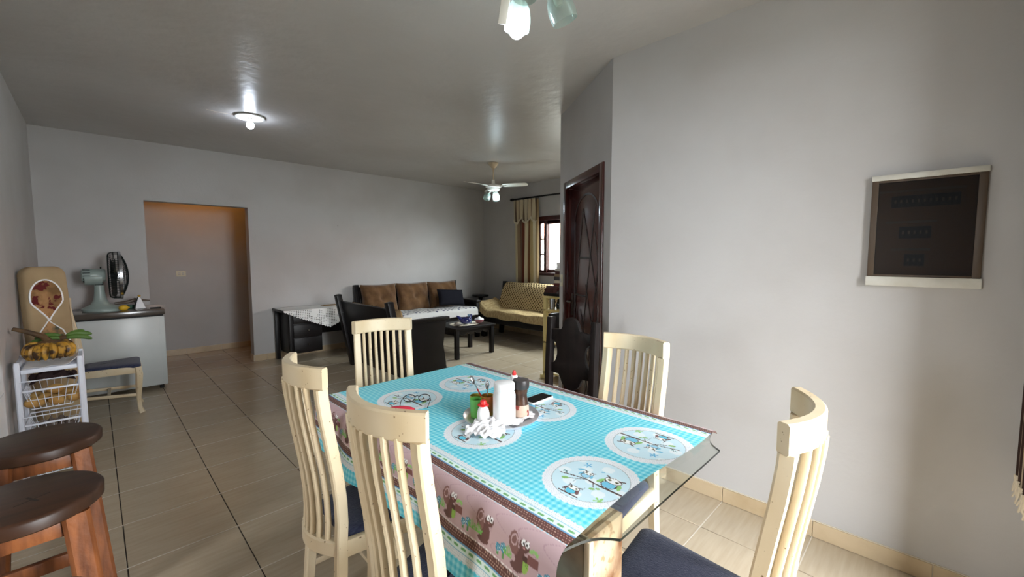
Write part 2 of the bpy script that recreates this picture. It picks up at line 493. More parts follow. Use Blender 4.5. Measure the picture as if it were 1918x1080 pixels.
# ---- window at the living end: brown frame, a three-pane leaf and a wide sliding pane
win = thing('window_1', None, None, (XW, 0, 0)); struct(win)
M('window_wood', (66, 28, 24), rough=0.35, col2=(48, 18, 16), scale=4, stretch=(4, 4, 0.7))
fwd = 0.06
rbox('frame_stile', 'window_wood', win, -0.02, 0.10, WY1 - fwd, WY1, WZ0, WZ1)
rbox('frame_stile', 'window_wood', win, -0.02, 0.10, WY0, WY0 + fwd, WZ0, WZ1)
rbox('frame_head', 'window_wood', win, -0.02, 0.10, WY0 + fwd, WY1 - fwd, WZ1 - 0.075, WZ1)
rbox('frame_sill', 'window_wood', win, -0.04, 0.10, WY0 + fwd, WY1 - fwd, WZ0, WZ0 + 0.05)
def leafw(y0, y1, panes, bw, x0):
    lf = MB(); z0, z1 = WZ0 + 0.05, WZ1 - 0.075
    lf.box(x0, x0 + 0.035, y0, y0 + bw, z0, z1).box(x0, x0 + 0.035, y1 - bw, y1, z0, z1)
    lf.box(x0, x0 + 0.035, y0 + bw, y1 - bw, z0, z0 + bw * .8).box(x0, x0 + 0.035, y0 + bw, y1 - bw, z1 - bw * .8, z1)
    h = (z1 - z0 - 1.6 * bw) / panes
    for k in range(1, panes): lf.box(x0 + 0.004, x0 + 0.031, y0 + bw, y1 - bw, z0 + bw * .8 + k * h - 0.011, z0 + bw * .8 + k * h + 0.011)
    lo = lf.build('window_leaf', 'window_wood', win, bevel=0.002, seg=1)
    for k in range(panes):
        MB().box(x0 + 0.016, x0 + 0.019, y0 + bw, y1 - bw, z0 + bw * .8 + k * h + 0.012, z0 + bw * .8 + (k + 1) * h - 0.012).build('pane', 'pane_glass', lo, smooth=False)
leafw(4.86, WY1 - fwd, 3, 0.06, 0.01)
leafw(WY0 + fwd, 4.93, 1, 0.075, 0.05)

# kitchen window, right-hand window and sliding door frames out of the picture
def simple_window(name, axis, pos, a0, a1, z0, z1, mull):
    w = thing(name, None, None); struct(w)
    def b(nm, a, bb, c, d, mat='window_wood', t=(0.03, 0.08)):
        if axis == 'x': return MB().box(pos + t[0], pos + t[1], a, bb, c, d).build(nm, mat, w, bevel=0.002 if mat != 'pane_glass' else 0, seg=1)
        return MB().box(a, bb, pos + t[0], pos + t[1], c, d).build(nm, mat, w, bevel=0.002 if mat != 'pane_glass' else 0, seg=1)
    b('frame_stile', a0, a0 + 0.05, z0, z1); b('frame_stile', a1 - 0.05, a1, z0, z1)
    b('frame_head', a0 + 0.05, a1 - 0.05, z1 - 0.05, z1); 
    if z0 > 0.1: b('frame_sill', a0 + 0.05, a1 - 0.05, z0, z0 + 0.04)
    for k in range(1, mull):
        y = a0 + (a1 - a0) * k / mull; b('mullion', y - 0.02, y + 0.02, z0 + 0.04, z1 - 0.05)
simple_window('window_2', 'x', XK - WT, kw[0], kw[1], kw[2], kw[3], 2)
simple_window('door_2', 'y', YS - WT, sw[0], sw[1], 0.0, sw[3], 1)
portal((XK - 0.10, (kw[0] + kw[1]) / 2, (kw[2] + kw[3]) / 2), (0, R(-90), 0), kw[3] - kw[2], kw[1] - kw[0])
portal(((sw[0] + sw[1]) / 2, YS - 0.10, sw[3] / 2), (R(90), 0, 0), sw[1] - sw[0], sw[3])
portal((XW + 0.12, (WY0 + WY1) / 2, (WZ0 + WZ1) / 2), (0, R(90), 0), WZ1 - WZ0, WY1 - WY0)

# ---- white wall tiles of the kitchen corner at the picture's left edge
M('white_tile', (236, 236, 232), rough=0.2)
tw = MB().box(XL + 0.001, XL + 0.004, YK - 1.4, YK - 0.01, 0, 2.1).build('trim_1', 'grout_light', smooth=False)
struct(tw)
base = MB().box(XL - WT, XL, YK - 1.4, YK, 0, ZC).build('wall_counter_side', 'wall_paint', smooth=False); struct(base)
for k in range(6):
    for q in range(4):
        MB().box(XL + 0.003, XL + 0.010, YK - 0.012 - (q + 1) * 0.335 + 0.002, YK - 0.012 - q * 0.335, k * 0.335 + 0.003, (k + 1) * 0.335).build('tile', 'white_tile', tw, bevel=0.001, seg=1)

# ---- outdoors: ground, the neighbour's white wall and tiled roof
M('ground', (104, 101, 94), rough=0.9)
struct(MB().box(-25, 30, -25, 30, -0.4, -0.14).build('ground_outside', 'ground', smooth=False))
M('render_white', (236, 234, 228), rough=0.8)
M('clay_tile', (214, 150, 122), rough=0.8, col2=(196, 128, 104), scale=3)
nh = thing('neighbour_house', 'white house with a clay tiled roof beyond the living room window', 'house', (10.6, 8.0, 0))
rbox('wall', 'render_white', nh, 0, 4, -9, 6, -0.14, 2.05, 0.005)
for k in range(7):
    rf = MB()
    for q in range(40):
        y0 = -9.3 + q * 0.39
        x0, z0 = -0.45 + k * 0.36, 2.02 + k * 0.16
        sect = [(0.20 * math.cos(a), 0.09 * math.sin(a)) for a in [PI * i / 6 for i in range(7)]] + [(-0.17, -0.01), (0.17, -0.01)][::1]
        rf.sweep([(x0, y0, z0), (x0 + 0.42, y0, z0 + 0.19)], sect, side=(0, 1, 0))
    tag(rf.build('roof_tile_row', 'clay_tile', nh), kind='stuff')
# ================================================================== DINING CHAIRS
def chair_arc(y, half=0.145, sag=0.060):
    """backward bulge of the curved back at sideways position y"""
    return -sag * (1 - (y / half) ** 2)
SPATH = [(0.0, 0.44), (0.004, 0.50), (0.002, 0.58), (-0.008, 0.68), (-0.024, 0.78), (-0.040, 0.88), (-0.050, 0.96), (-0.053, 1.0)]
def make_chair(label):
    t = thing('dining_chair', label, 'chair', group='cream dining chairs')
    XP = -0.195; HW = 0.146
    for s in (-1, 1):
        # rear leg runs up into the back post
        pts = [(XP - 0.035, s * (HW + 0.004), 0.0), (XP - 0.018, s * (HW + 0.002), 0.16), (XP - 0.004, s * HW, 0.32)] + [(XP + dx, s * HW, z) for dx, z in SPATH[:-1]] + [(XP - 0.052, s * HW, 0.992)]
        MB().sweep(pts, OCT(0.036, 0.038, 0.005), side=(0, 1, 0), scales=[.85, .95, 1.05] + [1] * 8).build('back_post', 'cream_wood', t, bevel=0.0)
        # front leg, slightly bowed with a flared foot
        fp = [(0.185, s * 0.185, 0.43), (0.192, s * 0.188, 0.36), (0.186, s * 0.184, 0.25), (0.178, s * 0.18, 0.14), (0.182, s * 0.184, 0.05), (0.196, s * 0.192, 0.0)]
        MB().sweep(fp, OCT(0.044, 0.044, 0.008), side=(0, 1, 0), scales=[1.1, 1.15, .95, .8, .78, 1.0]).build('front_leg', 'cream_wood', t)
        MB().beam((XP + 0.01, s * (HW + .004), 0.405), (0.185, s * 0.190, 0.405), 0.024, 0.062).build('side_rail', 'cream_wood', t, bevel=0.004)
        MB().beam((XP - 0.015, s * HW, 0.20), (0.178, s * 0.18, 0.17), 0.018, 0.026).build('stretcher', 'cream_wood', t, bevel=0.003)
    MB().beam((0.19, -0.18, 0.405), (0.19, 0.18, 0.405), 0.062, 0.024, side=(0, 0, 1)).build('front_rail', 'cream_wood', t, bevel=0.004)
    MB().beam((-0.02, -0.165, 0.185), (-0.02, 0.165, 0.185), 0.018, 0.022, side=(0, 0, 1)).build('stretcher', 'cream_wood', t, bevel=0.003)
    # curved rails
    n = 14
    top = [(XP - 0.043 + chair_arc(y, HW + 0.018), y, 1.027) for y in [-(HW + .018) + 2 * (HW + .018) * i / n for i in range(n + 1)]]
    MB().sweep(top, OCT(0.074, 0.030, 0.005), side=(0, 0, 1)).build('top_rail', 'cream_wood', t)
    low = [(XP + chair_arc(y, HW), y, 0.408) for y in [-HW + 2 * HW * i / n for i in range(n + 1)]]
    MB().sweep(low, OCT(0.058, 0.030, 0.006), side=(0, 0, 1)).build('lower_rail', 'cream_wood', t)
    for k in range(7):
        y = (k - 3) * 0.0345
        pts = [(XP + dx + chair_arc(y, HW + .01 * (z - .44)), y * (1 + .02 * (z - .44)), z if z > .45 else .43) for dx, z in SPATH]
        MB().sweep(pts, [(0.0095 * math.cos(2 * PI * i / 8), 0.011 * math.sin(2 * PI * i / 8)) for i in range(8)], side=(0, 1, 0)).build('slat', 'cream_wood', t)
    # padded seat
    def outline(k):
        pts = []
        fr, br, r = 0.203 * k, 0.142 * k, 0.03
        pts += arc(0.205 * k - r, -fr + r, r, -PI / 2, 0, 5) + arc(0.205 * k - r, fr - r, r, 0, PI / 2, 5)
        pts += arc(-0.178 * k + r, br - r, r, PI / 2, PI, 5) + arc(-0.178 * k + r, -br + r, r, PI, 1.5 * PI, 5)
        return pts
    sb = MB(); lay = [(1.0, .425), (1.015, .437), (1.0, .449), (.955, .456), (.80, .4605), (.45, .463), (.12, .4635)]
    npt = len(outline(1)); o0 = 0
    for k, z in lay: sb.v += [(x, y, z) for x, y in outline(k)]
    for i in range(len(lay) - 1):
        for j in range(npt): sb.f.append((i * npt + j, i * npt + (j + 1) % npt, (i + 1) * npt + (j + 1) % npt, (i + 1) * npt + j))
    sb.f.append(tuple(range((len(lay) - 1) * npt, len(lay) * npt))); sb.f.append(tuple(reversed(range(npt))))
    sb.build('seat', 'navy_fabric', t, angle=60)
    return t

ch = make_chair('cream slatted dining chair at the cloth-covered long side, farther from the camera')
ch.location = (0.765, 1.565, 0); ch.rotation_euler = (0, 0, R(-1))
dup(ch, (0.763, 1.02, 0), R(6), 'cream slatted dining chair seen from behind, nearest to the camera at the squirrel-print hem')
dup(ch, (1.117, 2.035, 0), R(-107), 'cream slatted dining chair at the far head of the table before the dark settee')
dup(ch, (1.498, 0.975, 0), R(176), 'cream slatted dining chair at the wall side of the table')
dup(ch, (1.200, 0.475, 0), R(97), 'cream slatted dining chair at the bare glass end, its curved back towards the camera')
dup(ch, (0.065, 5.29, 0), R(-2), 'cream dining chair standing sideways in front of the white chest freezer')

# ================================================================== TABLE
TX0, TX1, TY0, TY1, TZ = 0.725, 1.652, 0.497, 2.06, 0.764
thin_glass('table_glass', (247, 250, 248), rough=0.01)
M('glass_edge', (14, 26, 26), rough=0.12, spec=0.6)
M('travertine', (188, 164, 134), rough=0.35, col2=(104, 64, 34), scale=9, lo=0.40, hi=0.58, detail=10, spec=0.5, stretch=(1, 1, 0.55), bump=0.05, bscale=30, specks=(150, 120, 88), speck_scale=38, speck_t=.58)
M('travertine_shaded', (120, 102, 78), rough=0.25, col2=(84, 66, 46), scale=9, lo=0.4, hi=0.7, detail=8)  # same travertine with shade painted in, for the legs' unlit side
def top_outline(ins, nn=6):
    x0, x1, y0, y1 = TX0 + ins, TX1 - ins, TY0 + ins, TY1 - ins
    cx, cy = 0.135, 0.075        # size of the shaped corner cuts
    def corner(px, py, sx, sy):
        # from the short side to the long side with a shallow ogee
        out = []
        for i in range(nn + 1):
            k = i / nn
            bow = 0.018 * math.sin(PI * k)
            out.append((px + sx * (cx * (1 - k) + bow), py + sy * (cy * k + bow * .7)))
        return out
    pts = corner(x0, y0, 1, 1)                    # near left, ends on the left side
    pts = pts + list(reversed(corner(x0, y1, 1, -1)))
    pts = pts + corner(x1, y1, -1, -1) + list(reversed(corner(x1, y0, -1, 1)))
    return pts
table = thing('dining_table', 'glass-topped dining table with shaped corners on travertine legs, under the owl cloth', 'table', (0, 0, 0))
o_top, o_out = top_outline(0.030), top_outline(0.0)
gt = MB(); n = len(o_top)
gt.v = [(x, y, TZ) for x, y in o_top] + [(x, y, TZ - 0.006) for x, y in o_out] + [(x, y, TZ - 0.013) for x, y in o_out]
gt.f = [tuple(range(n)), tuple(reversed(range(2 * n, 3 * n)))]
for i in range(n):
    j = (i + 1) % n
    gt.f += [(i, j, n + j, n + i)]
gtop = gt.build('glass_top', 'table_glass', table, smooth=False)
eg = MB(); eg.v = [(x, y, TZ - 0.0060) for x, y in o_out] + [(x, y, TZ - 0.0132) for x, y in o_out]
for i in range(n): eg.f.append((i, (i + 1) % n, n + (i + 1) % n, n + i))
eg.build('ground_edge', 'glass_edge', gtop)
for (lx, ly) in ((0.815, 0.552), (1.405, 1.66)):
    lg = MB().box(lx, lx + 0.152, ly, ly + 0.26, 0.0, TZ - 0.013).build('leg', 'travertine', table, bevel=0.004)
    rbox('shaded_side', 'travertine_shaded', lg, lx - 0.012, lx - 0.0005, ly + 0.012, ly + 0.25, 0.005, TZ - 0.02, 0.002)  # thin darker slab paints the shade on the leg's left face
    rbox('edge_trim', 'tile_trim', lg, lx - 0.014, lx + 0.004, ly - 0.008, ly + 0.010, 0.0, TZ - 0.0135, 0.003)
rbox('crossbar', 'travertine', table, 0.99, 1.40, 1.18, 1.38, TZ - 0.10, TZ - 0.014, 0.003)
MB().beam((0.95, 0.80, TZ - 0.06), (1.45, 1.70, TZ - 0.06), 0.08, 0.06, side=(0, 0, 1)).build('crossbar', 'travertine', table, bevel=0.003)

# ================================================================== TABLECLOTH with its printed pattern
CX, A0, V0 = 1.195, 0.450, 2.030         # centre line, half width of the flat top, far fold
VN, VF, UM, UR = 0.572, 2.20, 0.700, 0.495    # near hem, far hem, half width of the whole cloth
step = 0.0025
nu = int(round((UM + UR) / step)); i_mid = int(round(UM / step)); nv = int(round((VF - VN) / step))
U, V = np.meshgrid(np.linspace(-UM, UR, nu + 1), np.linspace(VN, VF, nv + 1), indexing='ij')
# near hem is a little wavy
Vn = V - 0.010 * np.sin((U - 0.1) * 7.0) * np.clip((VN + 0.25 - V) / 0.25, 0, 1)
a = np.abs(U); sg = np.sign(U)
dx = np.maximum(0, a - A0); dv = np.maximum(0, Vn - V0)
drop = np.hypot(dx, dv) + 1e-9
rad = 0.040
def fold(d):
    # rounded edge, then straight down with a slight outward lean
    ang = np.minimum(d / rad, PI / 2)
    out = rad * np.sin(ang) + np.maximum(0, d - rad * PI / 2) * 0.055
    dn = rad * (1 - np.cos(ang)) + np.maximum(0, d - rad * PI / 2) * 0.997
    return out, dn
fo, fd = fold(drop)
wave = (0.020 * np.sin(Vn * 8.5 + 0.6) + 0.010 * np.sin(Vn * 19.0 + 2.0)) * np.clip(dx / 0.28, 0, 1)
# the near corner of the hanging side swings out
flare = 0.060 * np.clip((0.98 - Vn) / 0.40, 0, 1) ** 1.5 * np.clip(dx / 0.28, 0, 1)
PX = CX + sg * (np.minimum(a, A0) + fo * dx / drop + wave * (a > A0) + flare)
PY = np.minimum(Vn, V0) + fo * dv / drop - 0.3 * flare
PZ = TZ + 0.0022 - fd + 0.0007 * np.sin(U * 23 + V * 11) * np.sin(V * 17) * (drop < 1e-6) + 0.0
verts = np.stack([PX, PY, PZ], -1).reshape(-1, 3)
idx = np.arange((nu + 1) * (nv + 1)).reshape(nu + 1, nv + 1)
quads = np.stack([idx[:-1, :-1], idx[1:, :-1], idx[1:, 1:], idx[:-1, 1:]], -1).reshape(-1, 4)

# ---- print, in cloth coordinates
W3 = lambda *c: np.array(c, float)
col = np.zeros(U.shape + (3,))
def put(mask, c, al=1.0):
    col[mask] = col[mask] * (1 - al) + W3(*c) * al
rng = np.random.default_rng(3)
per = 0.020
cu = 0.5 + 0.5 * np.tanh(3.0 * np.sin(2 * PI * U / per)); cv = 0.5 + 0.5 * np.tanh(3.0 * np.sin(2 * PI * V / per))
g_ = (cu + cv) / 2
lo_, hi_ = W3(172, 240, 250), W3(78, 204, 228)
col[:] = lo_ + (hi_ - lo_) * g_[..., None]
def ell(p, q, cx, cy, rx, ry, rot=0.0):
    c, s = math.cos(rot), math.sin(rot); x = p - cx; y = q - cy
    return ((x * c + y * s) / rx) ** 2 + ((-x * s + y * c) / ry) ** 2
def seg(p, q, pts, w):
    d = np.full(p.shape, 9.0)
    for (x0, y0), (x1, y1) in zip(pts[:-1], pts[1:]):
        L2 = (x1 - x0) ** 2 + (y1 - y0) ** 2
        t = np.clip(((p - x0) * (x1 - x0) + (q - y0) * (y1 - y0)) / L2, 0, 1)
        d = np.minimum(d, np.hypot(p - x0 - t * (x1 - x0), q - y0 - t * (y1 - y0)))
    return d < w
BROWN, GREEN, BLUE = (74, 52, 50), (140, 190, 110), (120, 200, 230)
def owl(sub, p, q, cx, cy, s, belly, wings):
    """upright owl: belly below, wide white face with eyes and ear tufts above"""
    for e in (-1, 1):
        put_s(sub, ell(p, q, cx + e * s * .98, cy - s * .18, s * .26, s * .62, e * .45) < 1, wings[0 if e < 0 else 1])
    put_s(sub, ell(p, q, cx, cy - s * .42, s * .88, s * .74) < 1, BROWN)
    put_s(sub, (ell(p, q, cx, cy - s * .42, s * .88, s * .74) < 1) & dots(p, q, s * .34, s * .09), (206, 214, 220))
    put_s(sub, ell(p, q, cx, cy - s * .44, s * .74, s * .60) < 1, belly)
    put_s(sub, ell(p, q, cx, cy + s * .42, s * .98, s * .52) < 1, BROWN)
    put_s(sub, ell(p, q, cx, cy + s * .42, s * .88, s * .44) < 1, (246, 250, 252))
    for e in (-1, 1):
        put_s(sub, seg(p, q, [(cx + e * s * .55, cy + s * .72), (cx + e * s * 1.02, cy + s * 1.0)], s * .10), BROWN)
        put_s(sub, ell(p, q, cx + e * s * .42, cy + s * .42, s * .20, s * .17) < 1, (112, 112, 60))
        put_s(sub, ell(p, q, cx + e * s * .42, cy + s * .42, s * .09, s * .09) < 1, (40, 34, 34))
def dots(x, y, per, r): return (((x / per) % 1 - .5) ** 2 + ((y / per + .5 * (np.floor(x / per) % 2)) % 1 - .5) ** 2) < (r / per) ** 2
def put_s(sub, mask, c):
    view = col[sub]; view[mask] = c; col[sub] = view
for mx, my, flip in ((-.172, .690, 1), (-.172, 1.185, 1), (-.172, 1.705, 1), (.172, .690, -1), (.172, 1.185, -1), (.172, 1.705, -1)):
    i0, i1 = np.searchsorted(U[:, 0], [mx - .17, mx + .17]); j0, j1 = np.searchsorted(V[0], [my - .17, my + .17])
    sub = (slice(i0, i1), slice(j0, j1))
    p = -flip * (V[sub] - my); q = flip * (U[sub] - mx)
    r = np.hypot(p, q); th = np.arctan2(q, p)
    put_s(sub, r < 0.146 + 0.004 * np.abs(np.sin(th * 22)), (238, 243, 248))
    put_s(sub, (r > .124) & (r < .144) & (np.sin(th * 60) * np.sin(r * 900) > .6), (208, 218, 228))
    put_s(sub, np.abs(r - .1195) < .0011, (158, 170, 176))
    put_s(sub, r < .1185, (208, 236, 246))
    put_s(sub, (r < .1185) & (np.sin(p * 60 + 1) * np.sin(q * 70 + 2) > .35), (232, 245, 250))
    ins = r < .1185
    put_s(sub, (seg(p, q, [(-.032, -.031), (-.030, -.070)], .0009) | seg(p, q, [(.017, -.022), (.016, -.065)], .0009)), (160, 186, 198))
    put_s(sub, seg(p, q, [(-.097, -.028), (-.039, -.014), (-.010, -.009)], .0022) & ins, BROWN)
    put_s(sub, seg(p, q, [(-.010, -.009), (.044, -.013), (.116, -.013)], .0030) & ins, BROWN)
    put_s(sub, seg(p, q, [(-.052, -.037), (-.014, -.012)], .0014) | seg(p, q, [(.018, -.012), (.030, -.030)], .0014) | seg(p, q, [(-.075, -.022), (-.088, -.008)], .0012), BROWN)
    owl(sub, p, q, .058, .024, .030, BLUE, ((146, 200, 120), (146, 200, 120)))
    owl(sub, p, q, -.024, .016, .019, (160, 216, 240), ((110, 190, 222), (110, 190, 222)))
    owl(sub, p, q, -.009, -.082, .021, (96, 200, 228), ((96, 80, 84), (120, 86, 90)))
    put_s(sub, seg(p, q, [(-.040, -.107), (.027, -.107)], .0016) & ins, BROWN)
    for lx, ly, c, s_ in ((-.064, -.044, GREEN, .011), (.032, -.041, GREEN, .009), (.045, -.030, GREEN, .007), (-.057, .030, (110, 190, 222), .010), (.005, .060, (110, 190, 222), .006)):
        put_s(sub, ell(p, q, lx, ly, s_ * 1.1, s_ * .62, .5) < 1, c)
    for lx, ly, c, s_ in ((.080, -.078, (150, 208, 120), .017), (-.056, .066, (96, 180, 220), .015)):
        rr_ = np.hypot(p - lx, q - ly); tt_ = np.arctan2(q - ly, p - lx)
        put_s(sub, (rr_ < s_ * (.62 + .38 * np.cos(5 * tt_))) & ins, c)
    put_s(sub, (np.abs(p + .088) < .011) & (q > -.016) & (q < -.008) & (np.sin(p * 1500) > .1) & ins, (70, 150, 160))
# ---- border bands by distance from the middle line
along = V
def band(b0, s):
    """lace, green dashes and dotted brown, outward if s=1; b0 is the lace's inner edge"""
    d = s * (a - b0)
    sc = 0.004 * np.abs(np.sin(along * PI / .018))
    put((d > 0.004 - sc) & (d < .022), (232, 240, 244))
    put((d > .002) & (d < .022) & dots(d, along, .007, .0016), (188, 204, 210))
    put((d >= .022) & (d < .048), (222, 242, 238))
    put(np.abs(d - .0235) < .0012, (120, 184, 208)); put(np.abs(d - .047) < .0016, (104, 160, 200))
    ph = (along / .032) % 1
    put((np.abs(d - .0355) < .0045 * np.sqrt(np.clip(1 - ((ph - .5) / .34) ** 2, 0, 1))), (112, 172, 112))
    put((d >= .0485) & (d < .080), (98, 62, 58))
    put((d >= .0485) & (d < .080) & dots(d, along, .0085, .0017), (206, 176, 160))
    put((np.abs(d - .080) < .0016) & (((along / .006) % 1) < .6), (240, 232, 230))
band(0.372, 1); 
pink0, pink1 = 0.453, 0.571
put((a > pink0) & (a < pink1), (196, 168, 172))
band(pink1 + 0.080, -1)
pq = (along, pink1 - a)      # along the band, height above its lower edge
for side in (-1, 1):
    i0, i1 = (0, i_mid) if side < 0 else (i_mid + 1, nu + 1)
    sub = (slice(i0, i1), slice(0, nv + 1))
    SQ = 0.70; P = along[sub] * (-1 if side < 0 else 1) / SQ; Q = (pink1 - a[sub]) / SQ; inb = (Q > 0.004) & (Q < .165)
    PK = (P % 0.40)
    put_s(sub, inb & (np.sin(PK * 55 + 3 * np.sin(Q * 60)) > .985), (180, 150, 156))
    for ox, kind in ((.055, 'sq'), (.235, 'sq2')):
        body = (ell(PK, Q, ox, .055, .024, .034) < 1) | (ell(PK, Q, ox + .012, .10, .024, .019) < 1) | (ell(PK, Q, ox - .012, .025, .03, .014) < 1)
        put_s(sub, body & inb, (104, 70, 66))
        tail = ell(PK, Q, ox - .036, .09, .022, .036, .3) < 1
        put_s(sub, tail & inb, (134, 96, 92)); put_s(sub, inb & (np.abs(np.sqrt(ell(PK, Q, ox - .036, .10, .013, .015)) - 1) < .14), (206, 176, 178))
        for e in (0, 1):
            put_s(sub, ell(PK, Q, ox + .004 + e * .018, .108, .0085, .0095) < 1, (250, 250, 250)); put_s(sub, ell(PK, Q, ox + .006 + e * .016, .107, .0032, .004) < 1, (30, 24, 24))
        put_s(sub, ell(PK, Q, ox + .012, .095, .004, .003) < 1, (206, 150, 150))
        if kind == 'sq2':
            put_s(sub, ell(PK, Q, ox + .026, .045, .013, .024, -.2) < 1, (150, 190, 90)); put_s(sub, (ell(PK, Q, ox + .026, .045, .013, .024, -.2) < 1) & dots(PK, Q, .007, .0016), (80, 120, 60))
            put_s(sub, ell(PK, Q, ox + .024, .066, .015, .009) < 1, (80, 52, 48))
    for ox in (.125, .325):
        for dxm, h, rr_ in ((0, .040, .0135), (.028, .050, .016)):
            put_s(sub, (np.abs(PK - ox - dxm) < .005) & (Q > .014) & (Q < h), (96, 150, 90))
            cap = (ell(PK, Q, ox + dxm, h, rr_, rr_ * 1.05) < 1)
            put_s(sub, cap, (66, 140, 170)); put_s(sub, cap & dots(PK, Q, .010, .0026), (210, 236, 240))
    for ox in (.015, .175, .375):
        for kx in range(-3, 4):
            put_s(sub, (Q > .035) & (Q < .075 - abs(kx) * .007) & (np.abs(PK - ox - kx * .0055 - (Q - .035) * kx * .07) < .0030 * (1 - (Q - .035) / .045)), (122, 190, 96))
    put_s(sub, (np.abs(PK - .290) < .022) & (Q > .055) & (Q < .085), (128, 84, 80)); put_s(sub, (ell(PK, Q, .280, .098, .012, .006, .4) < 1) | (ell(PK, Q, .300, .100, .012, .006, -.4) < 1), (150, 200, 120))
lincol = np.where(col / 255 <= .04045, col / 255 / 12.92, ((col / 255 + .055) / 1.055) ** 2.4)

me = bpy.data.meshes.new('tablecloth')
nvv, nf = len(verts), len(quads)
me.vertices.add(nvv); me.vertices.foreach_set('co', verts.astype(np.float32).ravel())
me.loops.add(nf * 4); me.loops.foreach_set('vertex_index', quads.astype(np.int32).ravel())
me.polygons.add(nf); me.polygons.foreach_set('loop_start', np.arange(0, nf * 4, 4, dtype=np.int32)); me.polygons.foreach_set('loop_total', np.full(nf, 4, np.int32))
me.polygons.foreach_set('use_smooth', np.ones(nf, bool))
me.update(calc_edges=True)
ca = me.color_attributes.new('print', 'FLOAT_COLOR', 'POINT')
ca.data.foreach_set('color', np.concatenate([lincol.reshape(-1, 3), np.ones((nvv, 1))], 1).astype(np.float32).ravel())
cm = bpy.data.materials.new('printed_cloth'); cm.use_nodes = True
cb = cm.node_tree.nodes['Principled BSDF']; cb.inputs['Roughness'].default_value = 0.5; cb.inputs['Specular IOR Level'].default_value = 0.35
at = cm.node_tree.nodes.new('ShaderNodeAttribute'); at.attribute_name = 'print'
cm.node_tree.links.new(at.outputs['Color'], cb.inputs['Base Color'])
me.materials.append(cm)
cloth = bpy.data.objects.new('tablecloth', me); C.objects.link(cloth)
tag(cloth, 'turquoise checked tablecloth with owl medallions and a squirrel border over the glass table', 'tablecloth')
CZ = TZ + 0.0035      # height of the cloth surface

# ================================================================== THINGS ON THE TABLE
# round metal tray
tcx, tcy, tr = 1.165, 1.235, 0.158
tray = MB().lathe([(0.0, 0.0), (tr - .02, 0.0), (tr - .004, 0.010), (tr, 0.016), (tr - .003, 0.017), (tr - .022, 0.004), (0, 0.003)], 48)
M('steel', (196, 200, 206), rough=0.22, metal=1.0); M('tray_metal', (226, 228, 234), rough=0.3, metal=0.55)
to = tray.build('serving_tray', 'tray_metal'); to.location = (tcx, tcy, CZ); tag(to, 'round steel tray holding jars and cups on the tablecloth', 'tray')
TYZ = CZ + 0.0035
# white jar
jar = thing('plastic_jar', 'large white plastic jar with white screw lid on the tray', 'jar', (1.135, 1.185, TYZ))
MB().lathe([(0, 0), (.040, 0), (.044, .004), (.045, .02), (.045, .110), (.043, .122), (.0385, .128), (.0385, .134)], 36).build('body', 'white_plastic', jar)
MB().lathe([(.0385, .133), (.0415, .134), (.0415, .157), (.039, .162), (.030, .165), (0, .166)], 36).build('lid', 'white_plastic', jar)
# coffee jar
M('coffee', (58, 34, 22), rough=0.25, col2=(92, 62, 44), scale=30)
M('coffee_label', (206, 180, 160), rough=0.5, col2=(150, 60, 50), scale=26, lo=.52, hi=.56)
cj = thing('coffee_jar', 'waisted instant coffee jar with dark lid behind the white jar', 'jar', (1.225, 1.180, TYZ))
MB().lathe([(0, 0), (.028, 0), (.032, .005), (.033, .03), (.031, .06), (.026, .085), (.025, .095), (.028, .110), (.028, .122)], 28).build('glass_body', 'coffee', cj)
MB().lathe([(.0335, .008), (.0340, .03), (.0322, .055)], 28, cap=False).build('label', 'coffee_label', cj)
M('dark_lid', (52, 46, 46), rough=0.4)
MB().lathe([(.028, .120), (.033, .121), (.0345, .130), (.0345, .150), (.032, .156), (0, .157)], 28).build('lid', 'dark_lid', cj)
# clear sweetener bottle with red nozzle
bt = thing('dropper_bottle', 'small clear sweetener bottle with white collar and red tip', 'bottle', (1.268, 1.262, TYZ))
thin_glass('clear_plastic', (206, 222, 230), haze=0.10, hazecol=(190, 210, 220))
MB().lathe([(0, 0), (.024, 0), (.027, .005), (.027, .10), (.022, .118), (.011, .126), (.010, .130)], 24).build('body', 'clear_plastic', bt)
MB().lathe([(.012, .128), (.015, .129), (.015, .147), (.011, .150), (0, .150)], 20).build('collar', 'white_plastic', bt)
M('red_plastic', (206, 36, 34), rough=0.35)
MB().lathe([(.009, .150), (.009, .158), (.006, .166), (.005, .170), (0, .171)], 16).build('tip', 'red_plastic', bt)
# green cup
M('green_ceramic', (104, 176, 84), rough=0.25)
gc = thing('ceramic_cup', 'small green ceramic cup at the edge of the tray', 'cup', (1.088, 1.302, TYZ))
MB().lathe([(0, 0), (.020, 0), (.023, .003), (.025, .03), (.0265, .078), (.0255, .079), (.023, .03), (.020, .006), (0, .005)], 28).build('body', 'green_ceramic', gc)
# orange cup with cutlery
M('orange_ceramic', (186, 96, 44), rough=0.3, col2=(150, 150, 50), scale=8)
oc = thing('ceramic_cup', 'small orange and olive cup filled with spoons behind the green cup', 'cup', (1.138, 1.287, TYZ))
MB().lathe([(0, 0), (.022, 0), (.025, .003), (.027, .03), (.0285, .084), (.0275, .085), (.025, .03), (.022, .006), (0, .005)], 28).build('body', 'orange_ceramic', oc)
